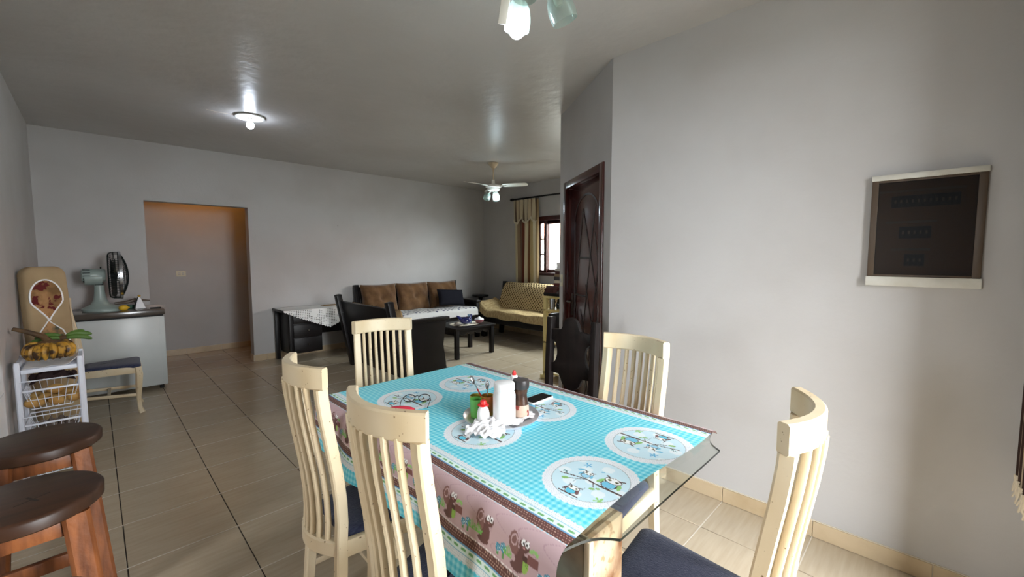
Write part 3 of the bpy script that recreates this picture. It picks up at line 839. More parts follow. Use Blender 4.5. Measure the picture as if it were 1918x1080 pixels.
# a second small olive cup
M('olive_ceramic', (168, 160, 62), rough=0.3)
oc2 = thing('ceramic_cup', 'small olive cup almost hidden behind the green cup on the tray', 'cup', (1.122, 1.345, TYZ))
MB().lathe([(0, 0), (.019, 0), (.022, .003), (.024, .03), (.025, .074), (.0242, .075), (.021, .03), (.018, .006), (0, .005)], 24).build('body', 'olive_ceramic', oc2)
def spoon(name, label, loc, tip, handle_mat, bowl=True):
    p0 = Vector(loc); p1 = Vector(tip); d = (p1 - p0).normalized()
    s = thing(name, label, name.split('_')[-1], (0, 0, 0), group=None)
    mid = p0 + (p1 - p0) * .80
    MB().tube([p0, mid], .0032, 6).build('handle', handle_mat, s)
    MB().tube([mid, p1], [.0026, .0022], 6).build('neck', 'chrome', s)
    b = Matrix.Identity(4); z = d; x = Vector((1, 0, 0)); x = (x - z * x.dot(z)).normalized(); y = z.cross(x)
    b = Matrix((x, y, z)).transposed().to_4x4()
    MB().ball(p1 + d * .014, .0105 if bowl else .004, .0045, .019, 12, 8, b).build('bowl', 'chrome', s)
    return s
spoon('red_handled_spoon', 'steel spoon with a red handle leaning left in the orange cup', (1.144, 1.281, TYZ + .012), (1.098, 1.330, TYZ + .138), 'red_plastic')
spoon('steel_spoon', 'plain steel spoon upright in the orange cup', (1.138, 1.287, TYZ + .012), (1.146, 1.299, TYZ + .108), 'chrome')
# white squeeze shaker with red cap
sk = thing('salt_shaker', 'egg-shaped white shaker with a red hat-like cap', 'shaker', (1.072, 1.240, TYZ))
MB().lathe([(0, 0), (.016, 0), (.022, .006), (.0255, .022), (.0255, .036), (.021, .056), (.014, .067), (.0125, .072)], 28).build('body', 'white_plastic', sk)
MB().lathe([(.022, .070), (.023, .072), (.022, .075), (.014, .077), (.0125, .088), (.010, .091), (0, .092)], 24).build('cap', 'red_plastic', sk)
# crumpled paper napkin hanging over the tray rim
M('paper_white', (244, 244, 246), rough=0.8)
def crumple(name, label, loc, sx, sy, h, seed, mat='paper_white', cat='napkin'):
    rn = random.Random(seed); ph = [rn.uniform(0, 6.28) for _ in range(8)]
    def fn(uu, vv):
        x, y = (uu - .5) * 2, (vv - .5) * 2
        e = max(0, 1 - (x * x + y * y) * .62)
        w = math.sin(x * 7 + ph[0] + 2 * math.sin(y * 5 + ph[1])) * math.cos(y * 8 + ph[2]) + .5 * math.sin(x * 17 + y * 13 + ph[3])
        k = 1 + .10 * math.sin(5 * math.atan2(y, x) + ph[4])
        return (x * sx * k, y * sy * k, max(0.0005, h * e * (0.75 + .25 * w) + .004 * (1 + w)))
    o = MB().grid(fn, 36, 36).build(name, mat, angle=28); o.location = loc; tag(o, label, cat); return o
crumple('paper_napkin', 'crumpled white paper napkin spilling over the near rim of the tray', (1.045, 1.185, CZ + .001), .090, .070, .030, 5).rotation_euler = (0, 0, .6)
crumple('paper_napkin', 'flat white paper napkin beneath the jars on the tray', (1.215, 1.215, TYZ - .0015), .085, .085, .006, 9)
# phone
ph = thing('mobile_phone', 'mobile phone with black screen lying face up beside the tray', 'phone', (1.436, 1.273, CZ), R(1))
MB().prism(roundrect(-.074, .074, -.036, .036, .010), 0.0, .0085).build('case', 'white_plastic', ph, bevel=.002)
M('phone_screen', (14, 12, 14), rough=0.06, spec=0.6)
MB().prism(roundrect(-.069, .069, -.032, .032, .007), .0086, .0092).build('screen', 'phone_screen', ph)
# reading glasses and red case half hidden by the near chair
gl = thing('eyeglasses', 'thin black wire eyeglasses lying on the far left owl medallion', 'glasses', (1.03, 1.66, CZ), R(-40))
M('black_wire', (18, 20, 30), rough=0.3, metal=0.6)
for s in (-1, 1):
    MB().tube([(.034 * s + .026 * math.cos(t), .020 * math.sin(t), .012 + .010 * math.sin(t)) for t in [2 * PI * i / 24 for i in range(24)]], .0018, 6, closed=True).build('rim', 'black_wire', gl)
    MB().tube([(.060 * s, .002, .014), (.066 * s, -.03, .012), (.060 * s, -.11, .004)], .0016, 6).build('temple', 'black_wire', gl)
MB().tube([(-.010, .006, .017), (0, .010, .020), (.010, .006, .017)], .0016, 6).build('bridge', 'black_wire', gl)
rc = thing('eyeglass_case', 'red soft eyeglass case behind the near chair back', 'case', (0.905, 1.585, CZ), R(-48))
M('red_cloth', (206, 46, 70), rough=0.7)
MB().ball((0, 0, .011), .060, .026, .012, 24, 10).build('shell', 'red_cloth', rc)
MB().tube([(.060 * math.cos(t), .026 * math.sin(t), .011) for t in [2 * PI * i / 32 for i in range(32)]], .0018, 6, closed=True).build('zip', 'black_wire', rc)
# ================================================================== DARK CARVED CHAIR
dc = thing('carved_chair', 'black-stained wooden chair with scalloped pierced back by the dark red door', 'chair', (1.985, 1.672, 0), R(178))
for s in (-1, 1):
    MB().sweep([(-.235, s * .185, 0), (-.215, s * .185, .25), (-.205, s * .185, .45), (-.215, s * .185, .75), (-.232, s * .185, 1.02)], RECT(.042, .046), side=(0, 1, 0)).build('back_post', 'dark_wood', dc, bevel=.003)
    MB().beam((.19, s * .19, 0), (.19, s * .19, .43), .045, .045, side=(0, 1, 0)).build('front_leg', 'dark_wood', dc, bevel=.003)
    MB().beam((-.20, s * .187, .40), (.19, s * .19, .40), .022, .07).build('side_rail', 'dark_wood', dc, bevel=.002)
    MB().beam((-.215, s * .187, .16), (.19, s * .19, .16), .02, .035).build('stretcher', 'dark_wood', dc, bevel=.002)
half = [(0.0, 1.035)] + [(.068 * math.sin(a), .960 + .075 * math.cos(a)) for a in [PI / 2 * i / 8 for i in range(1, 8)]] + [(.080, .948), (.165, .940), (.165, .872)]
half += [(.165 - .050 * math.sin(a), .790 + .082 * math.cos(a)) for a in [PI * i / 12 for i in range(1, 12)]]
half += [(.165, .708), (.165, .645), (.100, .640)] + [(.085 * math.cos(a), .630 - .080 * math.sin(a)) for a in [PI / 2 * i / 8 for i in range(1, 8)]] + [(0.0, .548)]
poly = half + [(-y, z) for y, z in reversed(half[1:-1])]
mt = T(-.222, 0, 0) @ Matrix(((0, 0, 1, 0), (1, 0, 0, 0), (0, 1, 0, 0), (0, 0, 0, 1)))
MB().prism(poly, -.012, .012, mt).build('back_splat', 'dark_wood', dc, bevel=.002)
rbox('seat', 'dark_wood', dc, -.20, .225, -.21, .21, .43, .455, .006)
MB().beam((.19, -.17, .40), (.19, .17, .40), .07, .022, side=(0, 0, 1)).build('front_rail', 'dark_wood', dc, bevel=.002)

# ================================================================== LIVING END
M('black_wood', (22, 17, 17), rough=0.4, col2=(14, 10, 10), scale=4, stretch=(1, 5, 1), spec=0.28)
M('brown_velvet', (112, 82, 52), rough=0.85, col2=(84, 58, 36), scale=9, lo=.35, hi=.7, sheen=.3, bump=.3, bscale=24, spec=.15)
M('tan_fabric', (158, 132, 96), rough=.9, col2=(136, 110, 78), scale=14, spec=.1)
M('navy_pillow', (27, 27, 34), rough=.9, spec=.1, bump=.2, bscale=40)
def pillow(name, mat, parent, loc, w, h, d, rot=(0, 0, 0), tuft=False, nn=22):
    """cushion: w along local x, h along local z, d thick along local y"""
    def side(sg):
        def fn(uu, vv):
            x, z = uu * 2 - 1, vv * 2 - 1
            e = max(0.0, (1 - abs(x) ** 3.2)) ** .55 * max(0.0, (1 - abs(z) ** 3.2)) ** .55
            y = sg * d / 2 * (0.12 + .88 * e) if e > 0 else 0
            if tuft: y -= sg * d * .20 * math.exp(-((x / .16) ** 2 + (z / .16) ** 2)) + sg * d * .05 * math.sin(x * 9 + z * 4) * e
            pin = 1 - .05 * (1 - abs(x)) * (abs(z) > .9) - .05 * (1 - abs(z)) * (abs(x) > .9)
            return (x * w / 2 * pin, y, z * h / 2 * pin)
        return fn
    m = MB(); m.grid(side(1), nn, nn); m.grid(lambda a, b: side(-1)(1 - a, b), nn, nn)
    o = m.build(name, mat, parent, angle=70); o.location = loc; o.rotation_euler = rot
    return o

# ---- settee with its back to the dining table (faces +x)
st = thing('wooden_settee', 'black wooden settee with plank back turned to the dining table', 'settee', (2.40, 4.75, 0))
for s in (-1, 1):
    MB().beam((.0, s * .66, 0), (-.185, s * .66, .945), .085, .07).build('back_post', 'black_wood', st, bevel=.006)
    # solid side with a scrolled front foot
    side_poly = [(-.02, .02), (.52, .02), (.545, .10), (.50, .40), (.535, .62), (.55, .685), (-.14, .70)]
    ms = T(0, s * .66, 0) @ Matrix(((1, 0, 0, 0), (0, 0, -1, 0), (0, 1, 0, 0), (0, 0, 0, 1)))
    MB().prism(side_poly, -.022, .022, ms).build('side_panel', 'black_wood', st, bevel=.004)
    MB().lathe([(0, -.03), (.045, -.03), (.045, .03), (0, .03)], 20, T(.575, s * .66, .055) @ AX('y')).build('scroll_foot', 'black_wood', st, bevel=.003)
    MB().box(-.15, .58, s * .66 - .045, s * .66 + .045, .690, .725).build('arm_rest', 'black_wood', st, bevel=.006)
MB().beam((-.075, -.62, .47), (-.075, .62, .47), .80, .035, side=(-.19, 0, 1)).build('back_panel', 'black_wood', st, bevel=.004)
rbox('seat_board', 'black_wood', st, .0, .52, -.63, .63, .26, .33, .005)
for s in (-1, 1):
    rbox('seat_cushion', 'tan_fabric', st, .03, .53, s * .315 - .30, s * .315 + .30, .335, .46, .03, 3)
    pillow('back_cushion', 'tan_fabric', st, (.02, s * .315, .64), .58, .42, .14, (R(11), 0, R(-90)))

# ---- long sofa on the back wall (faces -y)
sf = thing('wooden_sofa', 'long dark wooden sofa with three brown tufted cushions on the back wall', 'sofa', (3.885, 6.12, 0))
HL = .955
for s in (-1, 1):
    MB().beam((s * HL, .17, 0), (s * HL, .33, .985), .07, .07, side=(1, 0, 0)).build('back_post', 'black_wood', sf, bevel=.005)
    MB().beam((s * HL, -.36, 0), (s * HL, -.36, .64), .07, .07, side=(1, 0, 0)).build('front_post', 'black_wood', sf, bevel=.005)
    rbox('arm_rest', 'black_wood', sf, s * HL - .055, s * HL + .055, -.42, .27, .62, .665, .012)
    rbox('arm_panel', 'black_wood', sf, s * HL - .02, s * HL + .02, -.33, .17, .24, .62, .004)
rbox('seat_frame', 'black_wood', sf, -HL + .035, HL - .035, -.39, .17, .26, .385, .005)
MB().beam((0, .325, .95), (0, .25, .47), 2 * HL - .07, .03, side=(1, 0, 0)).build('back_panel', 'black_wood', sf, bevel=.004)
for k in (-1, 0, 1):
    rbox('seat_cushion', 'brown_velvet', sf, k * .615 - .305, k * .615 + .305, -.40, .14, .39, .52, .035, 3)
    pillow('back_cushion', 'brown_velvet', sf, (k * .62, .20, .745), .615, .50, .20, (R(-11), 0, 0), tuft=True)
# spotted white throw over the seat
def dot_mat(name, c1, c2, sc, rad_):
    m = bpy.data.materials.new(name); m.use_nodes = True; nt = m.node_tree; N = nt.nodes; L = nt.links; b = N['Principled BSDF']
    b.inputs['Roughness'].default_value = .9; b.inputs['Specular IOR Level'].default_value = .1
    tc = N.new('ShaderNodeTexCoord'); v = N.new('ShaderNodeTexVoronoi'); v.inputs['Scale'].default_value = sc; v.inputs['Randomness'].default_value = .45
    L.new(tc.outputs['Object'], v.inputs['Vector'])
    r = N.new('ShaderNodeValToRGB'); r.color_ramp.interpolation = 'CONSTANT'; r.color_ramp.elements[0].color = rgba(c2); r.color_ramp.elements[1].position = rad_; r.color_ramp.elements[1].color = rgba(c1)
    L.new(v.outputs['Distance'], r.inputs['Fac']); L.new(r.outputs['Color'], b.inputs['Base Color']); MATS[name] = m
dot_mat('dotted', (206, 204, 202), (62, 64, 92), 13.0, .27)
def throw_fn(prof, y0, y1, axis, amp, fr):
    n = len(prof)
    def fn(uu, vv):
        k = vv * (n - 1); i = min(int(k), n - 2); t = k - i
        a_ = prof[i][0] * (1 - t) + prof[i + 1][0] * t; z = prof[i][1] * (1 - t) + prof[i + 1][1] * t
        b_ = y0 + (y1 - y0) * uu; w = amp * math.sin(uu * fr + vv * 5) * math.sin(vv * 9 + uu * 3)
        return (b_, a_ + w * .5, z + w) if axis == 'x' else (a_ + w * .5, b_, z + w)
    return fn
o = MB().grid(throw_fn([(6.22, .535), (6.0, .545), (5.78, .548), (5.70, .535), (5.675, .50), (5.670, .45), (5.665, .41)], 2.98, 4.79, 'x', .007, 26), 70, 30).build('sofa_throw', 'dotted', solid=.006, angle=60)
tag(o, 'white throw with small dark spots over the long sofa seat', 'blanket')
po = pillow('throw_pillow', 'navy_pillow', None, (4.45, 6.00, .715), .52, .30, .15, (R(-24), R(4), R(-6)))
tag(po, 'dark navy pillow resting at the right end of the long sofa', 'pillow')

# ---- small sofa under the window (faces -x), covered by a knitted throw
ls = thing('wooden_loveseat', 'low dark wooden loveseat below the window under a knitted throw', 'sofa', (5.27, 4.95, 0))
for s in (-1, 1):
    MB().beam((.16, s * .80, 0), (.27, s * .80, .97), .07, .07).build('back_post', 'black_wood', ls, bevel=.005)
    MB().beam((-.30, s * .76, 0), (-.30, s * .76, .40), .09, .09).build('front_leg', 'black_wood', ls, bevel=.005)
    rbox('arm_panel', 'black_wood', ls, -.33, .2, s * .80 - .03, s * .80 + .03, .18, .56, .01)
rbox('seat_frame', 'black_wood', ls, -.36, .2, -.77, .77, .27, .37, .006)
MB().beam((.26, 0, .92), (.18, 0, .42), 1.55, .03).build('back_panel', 'black_wood', ls, bevel=.004)
for s in (-1, 1):
    rbox('seat_cushion', 'tan_fabric', ls, -.35, .15, s * .385 - .37, s * .385 + .37, .37, .47, .035, 3)
    pillow('back_cushion', 'tan_fabric', ls, (.165, s * .385, .68), .74, .46, .16, (R(12), 0, R(90)))
def knit(name, c1, c2, k, dist):
    """open diamond lattice"""
    m = bpy.data.materials.new(name); m.use_nodes = True; nt = m.node_tree; N = nt.nodes; L = nt.links; b = N['Principled BSDF']
    b.inputs['Roughness'].default_value = .95; b.inputs['Specular IOR Level'].default_value = .1
    tc = N.new('ShaderNodeTexCoord'); sp_ = N.new('ShaderNodeSeparateXYZ'); L.new(tc.outputs['Object'], sp_.inputs[0])
    def mth(op, a_, b_=None):
        n_ = N.new('ShaderNodeMath'); n_.operation = op
        for i_, v_ in enumerate((a_, b_)):
            if v_ is None: continue
            if isinstance(v_, float): n_.inputs[i_].default_value = v_
            else: L.new(v_, n_.inputs[i_])
        return n_.outputs[0]
    s1 = mth('SINE', mth('MULTIPLY', mth('ADD', sp_.outputs['Y'], sp_.outputs['Z']), k)); s2_ = mth('SINE', mth('MULTIPLY', mth('SUBTRACT', sp_.outputs['Y'], sp_.outputs['Z']), k))
    v = mth('MULTIPLY', mth('MULTIPLY', s1, s1), mth('MULTIPLY', s2_, s2_))
    r = N.new('ShaderNodeValToRGB'); r.color_ramp.elements[0].position = .22; r.color_ramp.elements[0].color = rgba(c1); r.color_ramp.elements[1].position = .50; r.color_ramp.elements[1].color = rgba(c2)
    L.new(v, r.inputs['Fac']); L.new(r.outputs['Color'], b.inputs['Base Color'])
    bp = N.new('ShaderNodeBump'); bp.inputs['Strength'].default_value = .8; bp.inputs['Distance'].default_value = dist; bp.invert = True
    L.new(v, bp.inputs['Height']); L.new(bp.outputs['Normal'], b.inputs['Normal'])
    MATS[name] = m
knit('open_knit', (206, 184, 140), (98, 78, 50), 52.0, .02)
M('rib_knit', (198, 176, 132), rough=.95, col2=(160, 136, 96), scale=16, stretch=(1, 6, 1), lo=.4, hi=.62, spec=.1, bump=.5, bscale=30, bstretch=(1, 5, 1), specks=(96, 98, 74), speck_scale=7, speck_t=.70)
kt = thing('knitted_throw', 'cream hand-knitted throw spread over the loveseat below the window', 'blanket')
def prof_throw(prof, y0, y1, amp, fr, arm=0):
    base_fn = throw_fn(prof, y0, y1, 'y', amp, fr)
    def fn(uu, vv):
        x, y, z = base_fn(uu, vv)
        if arm:
            k = max(0, (uu - .80) / .20); z += .13 * k * k * (3 - 2 * k) if k > 0 else 0
        return (x, y, z)
    return fn
MB().grid(prof_throw([(5.525, .965), (5.480, .955), (5.425, .91), (5.365, .80), (5.325, .68), (5.305, .57), (5.29, .51)], 4.20, 5.66, .008, 14), 90, 26).build('back_cover', 'open_knit', kt, solid=.008, angle=60)
MB().grid(prof_throw([(5.34, .545), (5.28, .505), (5.12, .500), (4.98, .505), (4.92, .49), (4.895, .455), (4.88, .405), (4.875, .37)], 4.15, 5.84, .013, 17, 1), 120, 40).build('seat_cover', 'rib_knit', kt, solid=.008, angle=60)

# ---- round corner table
ctb = thing('corner_table', 'small round dark table in the corner between the two sofas', 'table', (5.36, 6.27, 0))
MB().lathe([(0, .655), (.155, .655), (.165, .665), (.165, .682), (.16, .690), (0, .690)], 32).build('top', 'black_wood', ctb)
MB().lathe([(.11, 0), (.11, .02), (.03, .05), (.025, .3), (.04, .40), (.025, .5), (.05, .655)], 20).build('pedestal', 'black_wood', ctb)

# ---- coffee table with ornaments
ct = thing('coffee_table', 'low black coffee table in front of the long sofa', 'table', (3.86, 4.90, 0))
rbox('top', 'black_wood', ct, -.37, .37, -.30, .30, .405, .440, .006)
for sx in (-1, 1):
    for sy in (-1, 1): rbox('leg', 'black_wood', ct, sx * .325 - .028, sx * .325 + .028, sy * .255 - .028, sy * .255 + .028, 0, .405, .004)
    rbox('apron', 'black_wood', ct, sx * .325 - .012, sx * .325 + .012, -.22, .22, .33, .404, .003)
for sy in (-1, 1):
    ap = [(-.29, .404), (.29, .404), (.29, .36)] + [(.29 - .58 * i / 16, .36 - .035 * abs(math.sin(PI * i / 4))) for i in range(1, 16)] + [(-.29, .36)]
    MB().prism(ap, -.01, .01, T(0, sy * .255, 0) @ Matrix(((1, 0, 0, 0), (0, 0, -1, 0), (0, 1, 0, 0), (0, 0, 0, 1)))).build('apron', 'black_wood', ct, bevel=.002)
M('lace_cream', (222, 212, 192), rough=.9, spec=.1)
sc_ = [(1 + .06 * abs(math.sin(6 * t)),) for t in range(3)]
dpoly = [((.17 * (1 + .05 * abs(math.sin(7 * a)))) * math.cos(a) * 1.35, (.17 * (1 + .05 * abs(math.sin(7 * a)))) * math.sin(a)) for a in [2 * PI * i / 84 for i in range(84)]]
o = MB().prism(dpoly, 0, .003).build('lace_doily', 'lace_cream'); o.location = (3.86, 4.88, .4405); tag(o, 'cream oval doily under the ornaments on the coffee table', 'doily')
M('cobalt_glass', (18, 30, 104), rough=.08, spec=.8, coat=.5)
bd = thing('glass_bird', 'cobalt blue glass bird ornament on the coffee table', 'ornament', (3.83, 4.82, .4438), R(-45))
MB().ball((0, 0, .055), .085, .050, .052, 20, 12).build('body', 'cobalt_glass', bd)
MB().tube([(.05, 0, .08), (.075, 0, .115), (.085, 0, .15)], [.03, .022, .012], 10).build('neck', 'cobalt_glass', bd)
MB().tube([(-.06, 0, .07), (-.11, 0, .11), (-.13, 0, .125)], [.03, .018, .006], 10).build('tail', 'cobalt_glass', bd)
thin_glass('tumbler_glass', (214, 226, 236), haze=.15, hazecol=(200, 214, 226))
o = MB().lathe([(.030, 0), (.034, .09), (.036, .13), (.033, .13), (.028, .006), (0, .006)], 24).build('glass_tumbler', 'tumbler_glass'); o.location = (3.96, 4.88, .4438); tag(o, 'clear glass tumbler behind the blue glass bird', 'glass')
M('pink_glass', (170, 110, 112), rough=.2)
bw = thing('candy_bowl', 'small pink lidded bowl at the right of the coffee table', 'bowl', (4.06, 4.78, .4438))
MB().lathe([(.03, 0), (.055, .015), (.07, .045), (.07, .055), (0, .055)], 24).build('bowl', 'pink_glass', bw)
MB().lathe([(.07, .055), (.06, .07), (.02, .085), (.012, .095), (0, .098)], 24).build('lid', 'paper_white', bw)
M('grey_stone', (150, 140, 128), rough=.6, col2=(90, 84, 78), scale=12)
o = MB().ball((0, 0, .028), .06, .045, .03, 16, 8).build('ashtray_shell', 'grey_stone'); o.location = (3.66, 4.78, .4438); tag(o, 'grey shell-like ornament at the near corner of the coffee table', 'ornament')

# ---- desk on the back wall with crochet cover
dk = thing('writing_desk', 'black wooden desk with drawer pedestal against the back wall', 'desk', (1.74, 6.0, 0))
rbox('top', 'black_wood', dk, 0, 1.10, 0, .50, .685, .715, .004)
for lx, ly in ((.045, .46), (1.06, .46), (1.06, .04)): rbox('leg', 'black_wood', dk, lx - .025, lx + .025, ly - .025, ly + .025, 0, .685, .003)
pd_ = rbox('pedestal', 'black_wood', dk, .075, .50, .05, .44, .12, .684, .004)
rbox('leg', 'black_wood', dk, .075, .12, .03, .075, 0, .684, .003)
for z0, z1 in ((.135, .33), (.345, .51), (.525, .665)):
    dr = rbox('drawer', 'black_wood', dk, .125, .495, .030, .052, z0, z1, .004)
    MB().ball((.31, .020, (z0 + z1) / 2), .012, .012, .012, 12, 8).build('knob', 'old_metal', dr)
rbox('back_panel', 'black_wood', dk, .50, 1.035, .42, .44, .30, .684, .003)
rbox('apron', 'black_wood', dk, .50, 1.035, .03, .05, .58, .684, .003)
def lace(name):
    m = bpy.data.materials.new(name); m.use_nodes = True; nt = m.node_tree; N = nt.nodes; L = nt.links; b = N['Principled BSDF']
    b.inputs['Base Color'].default_value = rgba((236, 236, 234)); b.inputs['Roughness'].default_value = .95; b.inputs['Specular IOR Level'].default_value = .1
    out = N['Material Output']; tc = N.new('ShaderNodeTexCoord'); v = N.new('ShaderNodeTexVoronoi'); v.inputs['Scale'].default_value = 44; v.inputs['Randomness'].default_value = 0
    L.new(tc.outputs['Object'], v.inputs['Vector'])
    lt = N.new('ShaderNodeMath'); lt.operation = 'LESS_THAN'; lt.inputs[1].default_value = .36; L.new(v.outputs['Distance'], lt.inputs[0])
    ns = N.new('ShaderNodeTexNoise'); ns.inputs['Scale'].default_value = 9; L.new(tc.outputs['Object'], ns.inputs['Vector'])
    gtm = N.new('ShaderNodeMath'); gtm.operation = 'GREATER_THAN'; gtm.inputs[1].default_value = .47; L.new(ns.outputs['Fac'], gtm.inputs[0])
    mu = N.new('ShaderNodeMath'); mu.operation = 'MULTIPLY'; L.new(lt.outputs[0], mu.inputs[0]); L.new(gtm.outputs[0], mu.inputs[1])
    tr_ = N.new('ShaderNodeBsdfTransparent'); mx = N.new('ShaderNodeMixShader'); L.new(mu.outputs[0], mx.inputs[0]); L.new(b.outputs[0], mx.inputs[1]); L.new(tr_.outputs[0], mx.inputs[2]); L.new(mx.outputs[0], out.inputs['Surface'])
    MATS[name] = m
lace('crochet')
cv_ = thing('crochet_cover', 'white crochet cloth hanging over the front of the black desk', 'tablecloth', (1.74, 6.0, 0))
MB().box(.012, 1.09, -.002, .46, .7152, .7175).build('top_sheet', 'crochet', cv_, smooth=False)
hp = [(.0, .7175), (1.09, .7175)]; nsc = 30
low = []
for i in range(nsc * 4 + 1):
    x = 1.09 - 1.09 * i / (nsc * 4); d = 0.27 * (x / .60) ** .85 if x < .60 else 0.27 * (1.20 - x) / .60
    low.append((x, .7175 - max(.012, d) - .012 * abs(math.sin(PI * i / 4))))
MB().prism(hp + low, -.0015, .0015, T(0, -.004, 0) @ Matrix(((1, 0, 0, 0), (0, 0, -1, 0), (0, 1, 0, 0), (0, 0, 0, 1)))).build('front_drop', 'crochet', cv_, smooth=False)
o = MB().box(0, .22, 0, .16, 0, .004).build('straw_mat', 'tan_fabric'); o.location = (2.35, 6.22, .7178); tag(o, 'flat straw-coloured mat on the desk by the wall', 'mat')

# ---- cream rack with books beside the door corner
M('cream_paint', (222, 204, 140), rough=.45, col2=(206, 184, 118), scale=5)
rk = thing('cream_rack', 'pale yellow open rack with shelves behind the door corner', 'shelf', (3.74, 2.70, 0))
for px in (0, .50):
    for py in (0.02, .50): rbox('post', 'cream_paint', rk, px - .022, px + .022, py - .022, py + .022, 0, .96, .003)
for z0 in (.06, .42, .80): rbox('shelf_board', 'cream_paint', rk, -.022, .522, .0, .52, z0, z0 + .022, .003)
rbox('top_board', 'cream_paint', rk, -.03, .53, -.01, .53, .955, .98, .003)
rbox('foot_plinth', 'cream_paint', rk, -.045, .04, .46, .545, 0, .04, .004)
o = MB().lathe([(.035, 0), (.035, .125), (.03, .128), (0, .128)], 24).build('steel_canister', 'steel'); o.location = (3.775, 3.13, .823); tag(o, 'silver cylindrical canister on the pale yellow rack', 'canister')
bl = thing('dark_bottle', 'tall dark bottle standing on the pale yellow rack', 'bottle', (3.84, 3.085, .823))
M('dark_glass', (14, 18, 20), rough=.12, spec=.7)
MB().lathe([(0, 0), (.028, 0), (.030, .004), (.030, .06), (.022, .085), (.012, .10), (.011, .118)], 20).build('body', 'dark_glass', bl)
MB().lathe([(.013, .117), (.013, .129), (0, .129)], 16).build('cap', 'black_plastic', bl)
rbx = thing('audio_box', 'small black audio box on the middle shelf of the rack', 'box', (3.86, 2.80, .8225))
rbox('housing', 'black_plastic', rbx, 0, .26, 0, .22, 0, .12, .005)
MB().lathe([(0, 0), (.03, 0), (.03, .008), (0, .008)], 20, T(.0, .11, .06) @ Matrix.Rotation(-PI / 2, 4, 'Y')).build('dial', 'steel', rbx)
fr = thing('wooden_box', 'dark wooden box with sloping lid on top of the rack', 'box', (3.70, 2.90, .9805))
MB().prism([(0, 0), (.30, 0), (.30, .11), (.05, .11), (0, .03)], 0, .30, Matrix(((1, 0, 0, 0), (0, 0, 1, 0), (0, 1, 0, 0), (0, 0, 0, 1)))).build('case', 'black_wood', fr, bevel=.003)
MB().beam((.002, .15, .036), (.050, .15, .114), .28, .006).build('sloping_lid', 'door_wood', fr, bevel=.001)
bcols = [(96, 40, 34), (206, 196, 172), (64, 60, 62), (150, 128, 96), (70, 30, 26), (214, 210, 200)]
blabels = ['dark red book at the bottom of the stack on the rack', 'cream book second from the bottom of the stack on the rack', 'charcoal book in the lower middle of the stack on the rack',
           'tan book in the upper middle of the stack on the rack', 'maroon book near the top of the stack on the rack', 'white book on top of the stack on the rack']
zb = 1.0915
for k, c in enumerate(bcols):
    h = [.035, .032, .04, .03, .035, .028][k]
    M('book_cover_%d' % k, c, rough=.6)
    b = thing('book', blabels[k], 'book', (3.875, 3.055, zb), R(12 * math.sin(k * 2.1)), group='books stacked on the rack')
    w, d = .085 - .003 * k, .070 - .002 * k
    rbox('cover', 'book_cover_%d' % k, b, -w, w, -d, d, 0, .004, .001, 1); rbox('cover', 'book_cover_%d' % k, b, -w, w, -d, d, h - .004, h, .001, 1)
    rbox('spine', 'book_cover_%d' % k, b, -w - .003, -w + .001, -d, d, 0, h, .001, 1)
    rbox('pages', 'paper_white', b, -w + .001, w - .004, -d + .004, d - .004, .004, h - .004, 0.0005, 1)
    zb += h + .0003
wb = thing('white_box', 'small white cardboard box above the book stack by the window', 'box', (3.875, 3.055, zb), R(8))
rbox('carton', 'paper_white', wb, -.06, .06, -.05, .05, 0, .07, .002); rbox('lid', 'paper_white', wb, -.063, .063, -.053, .053, .052, .073, .002)

# ---- curtain at the living window
CRX, CRZ = XW - .075, 2.487
rod = thing('curtain_rod', 'dark wooden curtain rod with turned finial above the window', 'curtain rod', (CRX, 0, CRZ))
MB().tube([(0, 3.2, 0), (0, 5.60, 0)], .014, 10, side=(1, 0, 0)).build('rod', 'black_wood', rod)
MB().lathe([(0.012, 0), (.024, .008), (.016, .02), (.026, .04), (.02, .07), (.0, .095)], 16, T(0, 5.60, 0) @ AX('y')).build('finial', 'black_wood', rod)
for y in (5.575, 3.6): MB().box(-.008, .074, y - .01, y + .01, -.012, .012).build('bracket', 'black_wood', rod, bevel=.002)
for k in range(9):
    y = 5.00 + k * .065
    MB().tube([(.021 * math.cos(t), y + .006 * math.sin(t * 2), .021 * math.sin(t) - .010) for t in [2 * PI * i / 16 for i in range(16)]], .004, 6, closed=True, side=(0, 1, 0)).build('ring', 'black_wood', rod)
ccols = [(0, (206, 194, 160)), (.12, (150, 128, 104)), (.20, (120, 98, 84)), (.30, (110, 62, 50)), (.36, (206, 180, 150)), (.42, (214, 202, 172)), (.60, (122, 84, 60)), (.66, (196, 176, 128)), (.80, (226, 216, 190)), (.9, (170, 146, 110))]
cmat = stripes_mat('striped_weave', ccols, freq=1.0)
def sheet(name, fn, nu_, nv_, mat, parent, solid=.003):
    o = MB().grid(fn, nu_, nv_).build(name, mat, parent, angle=70)
    me_ = o.data; at_ = me_.attributes.new('across', 'FLOAT', 'POINT')
    for i in range(nu_ + 1):
        for j in range(nv_ + 1):
            k = i * (nv_ + 1) + j
            if k < len(at_.data): at_.data[k].value = i / nu_
    return o
cu_ = thing('window_curtain', 'beige and brown striped curtain gathered at the left of the living window', 'curtain', (0, 0, 0))
def cfn(y0, y1, z0, z1, amp, fr, x0):
    def fn(uu, vv):
        z = z1 + (z0 - z1) * vv
        w = amp * (0.6 + .4 * vv) * math.sin(uu * fr + .6 * math.sin(vv * 3))
        yc = y0 + (y1 - y0) * uu
        return (x0 + w, yc + .012 * math.sin(vv * 4 + uu * 9), z)
    return fn
sheet('panel', cfn(5.555, 4.985, .55, CRZ - .03, .022, 38, CRX + .012), 130, 26, cmat, cu_)
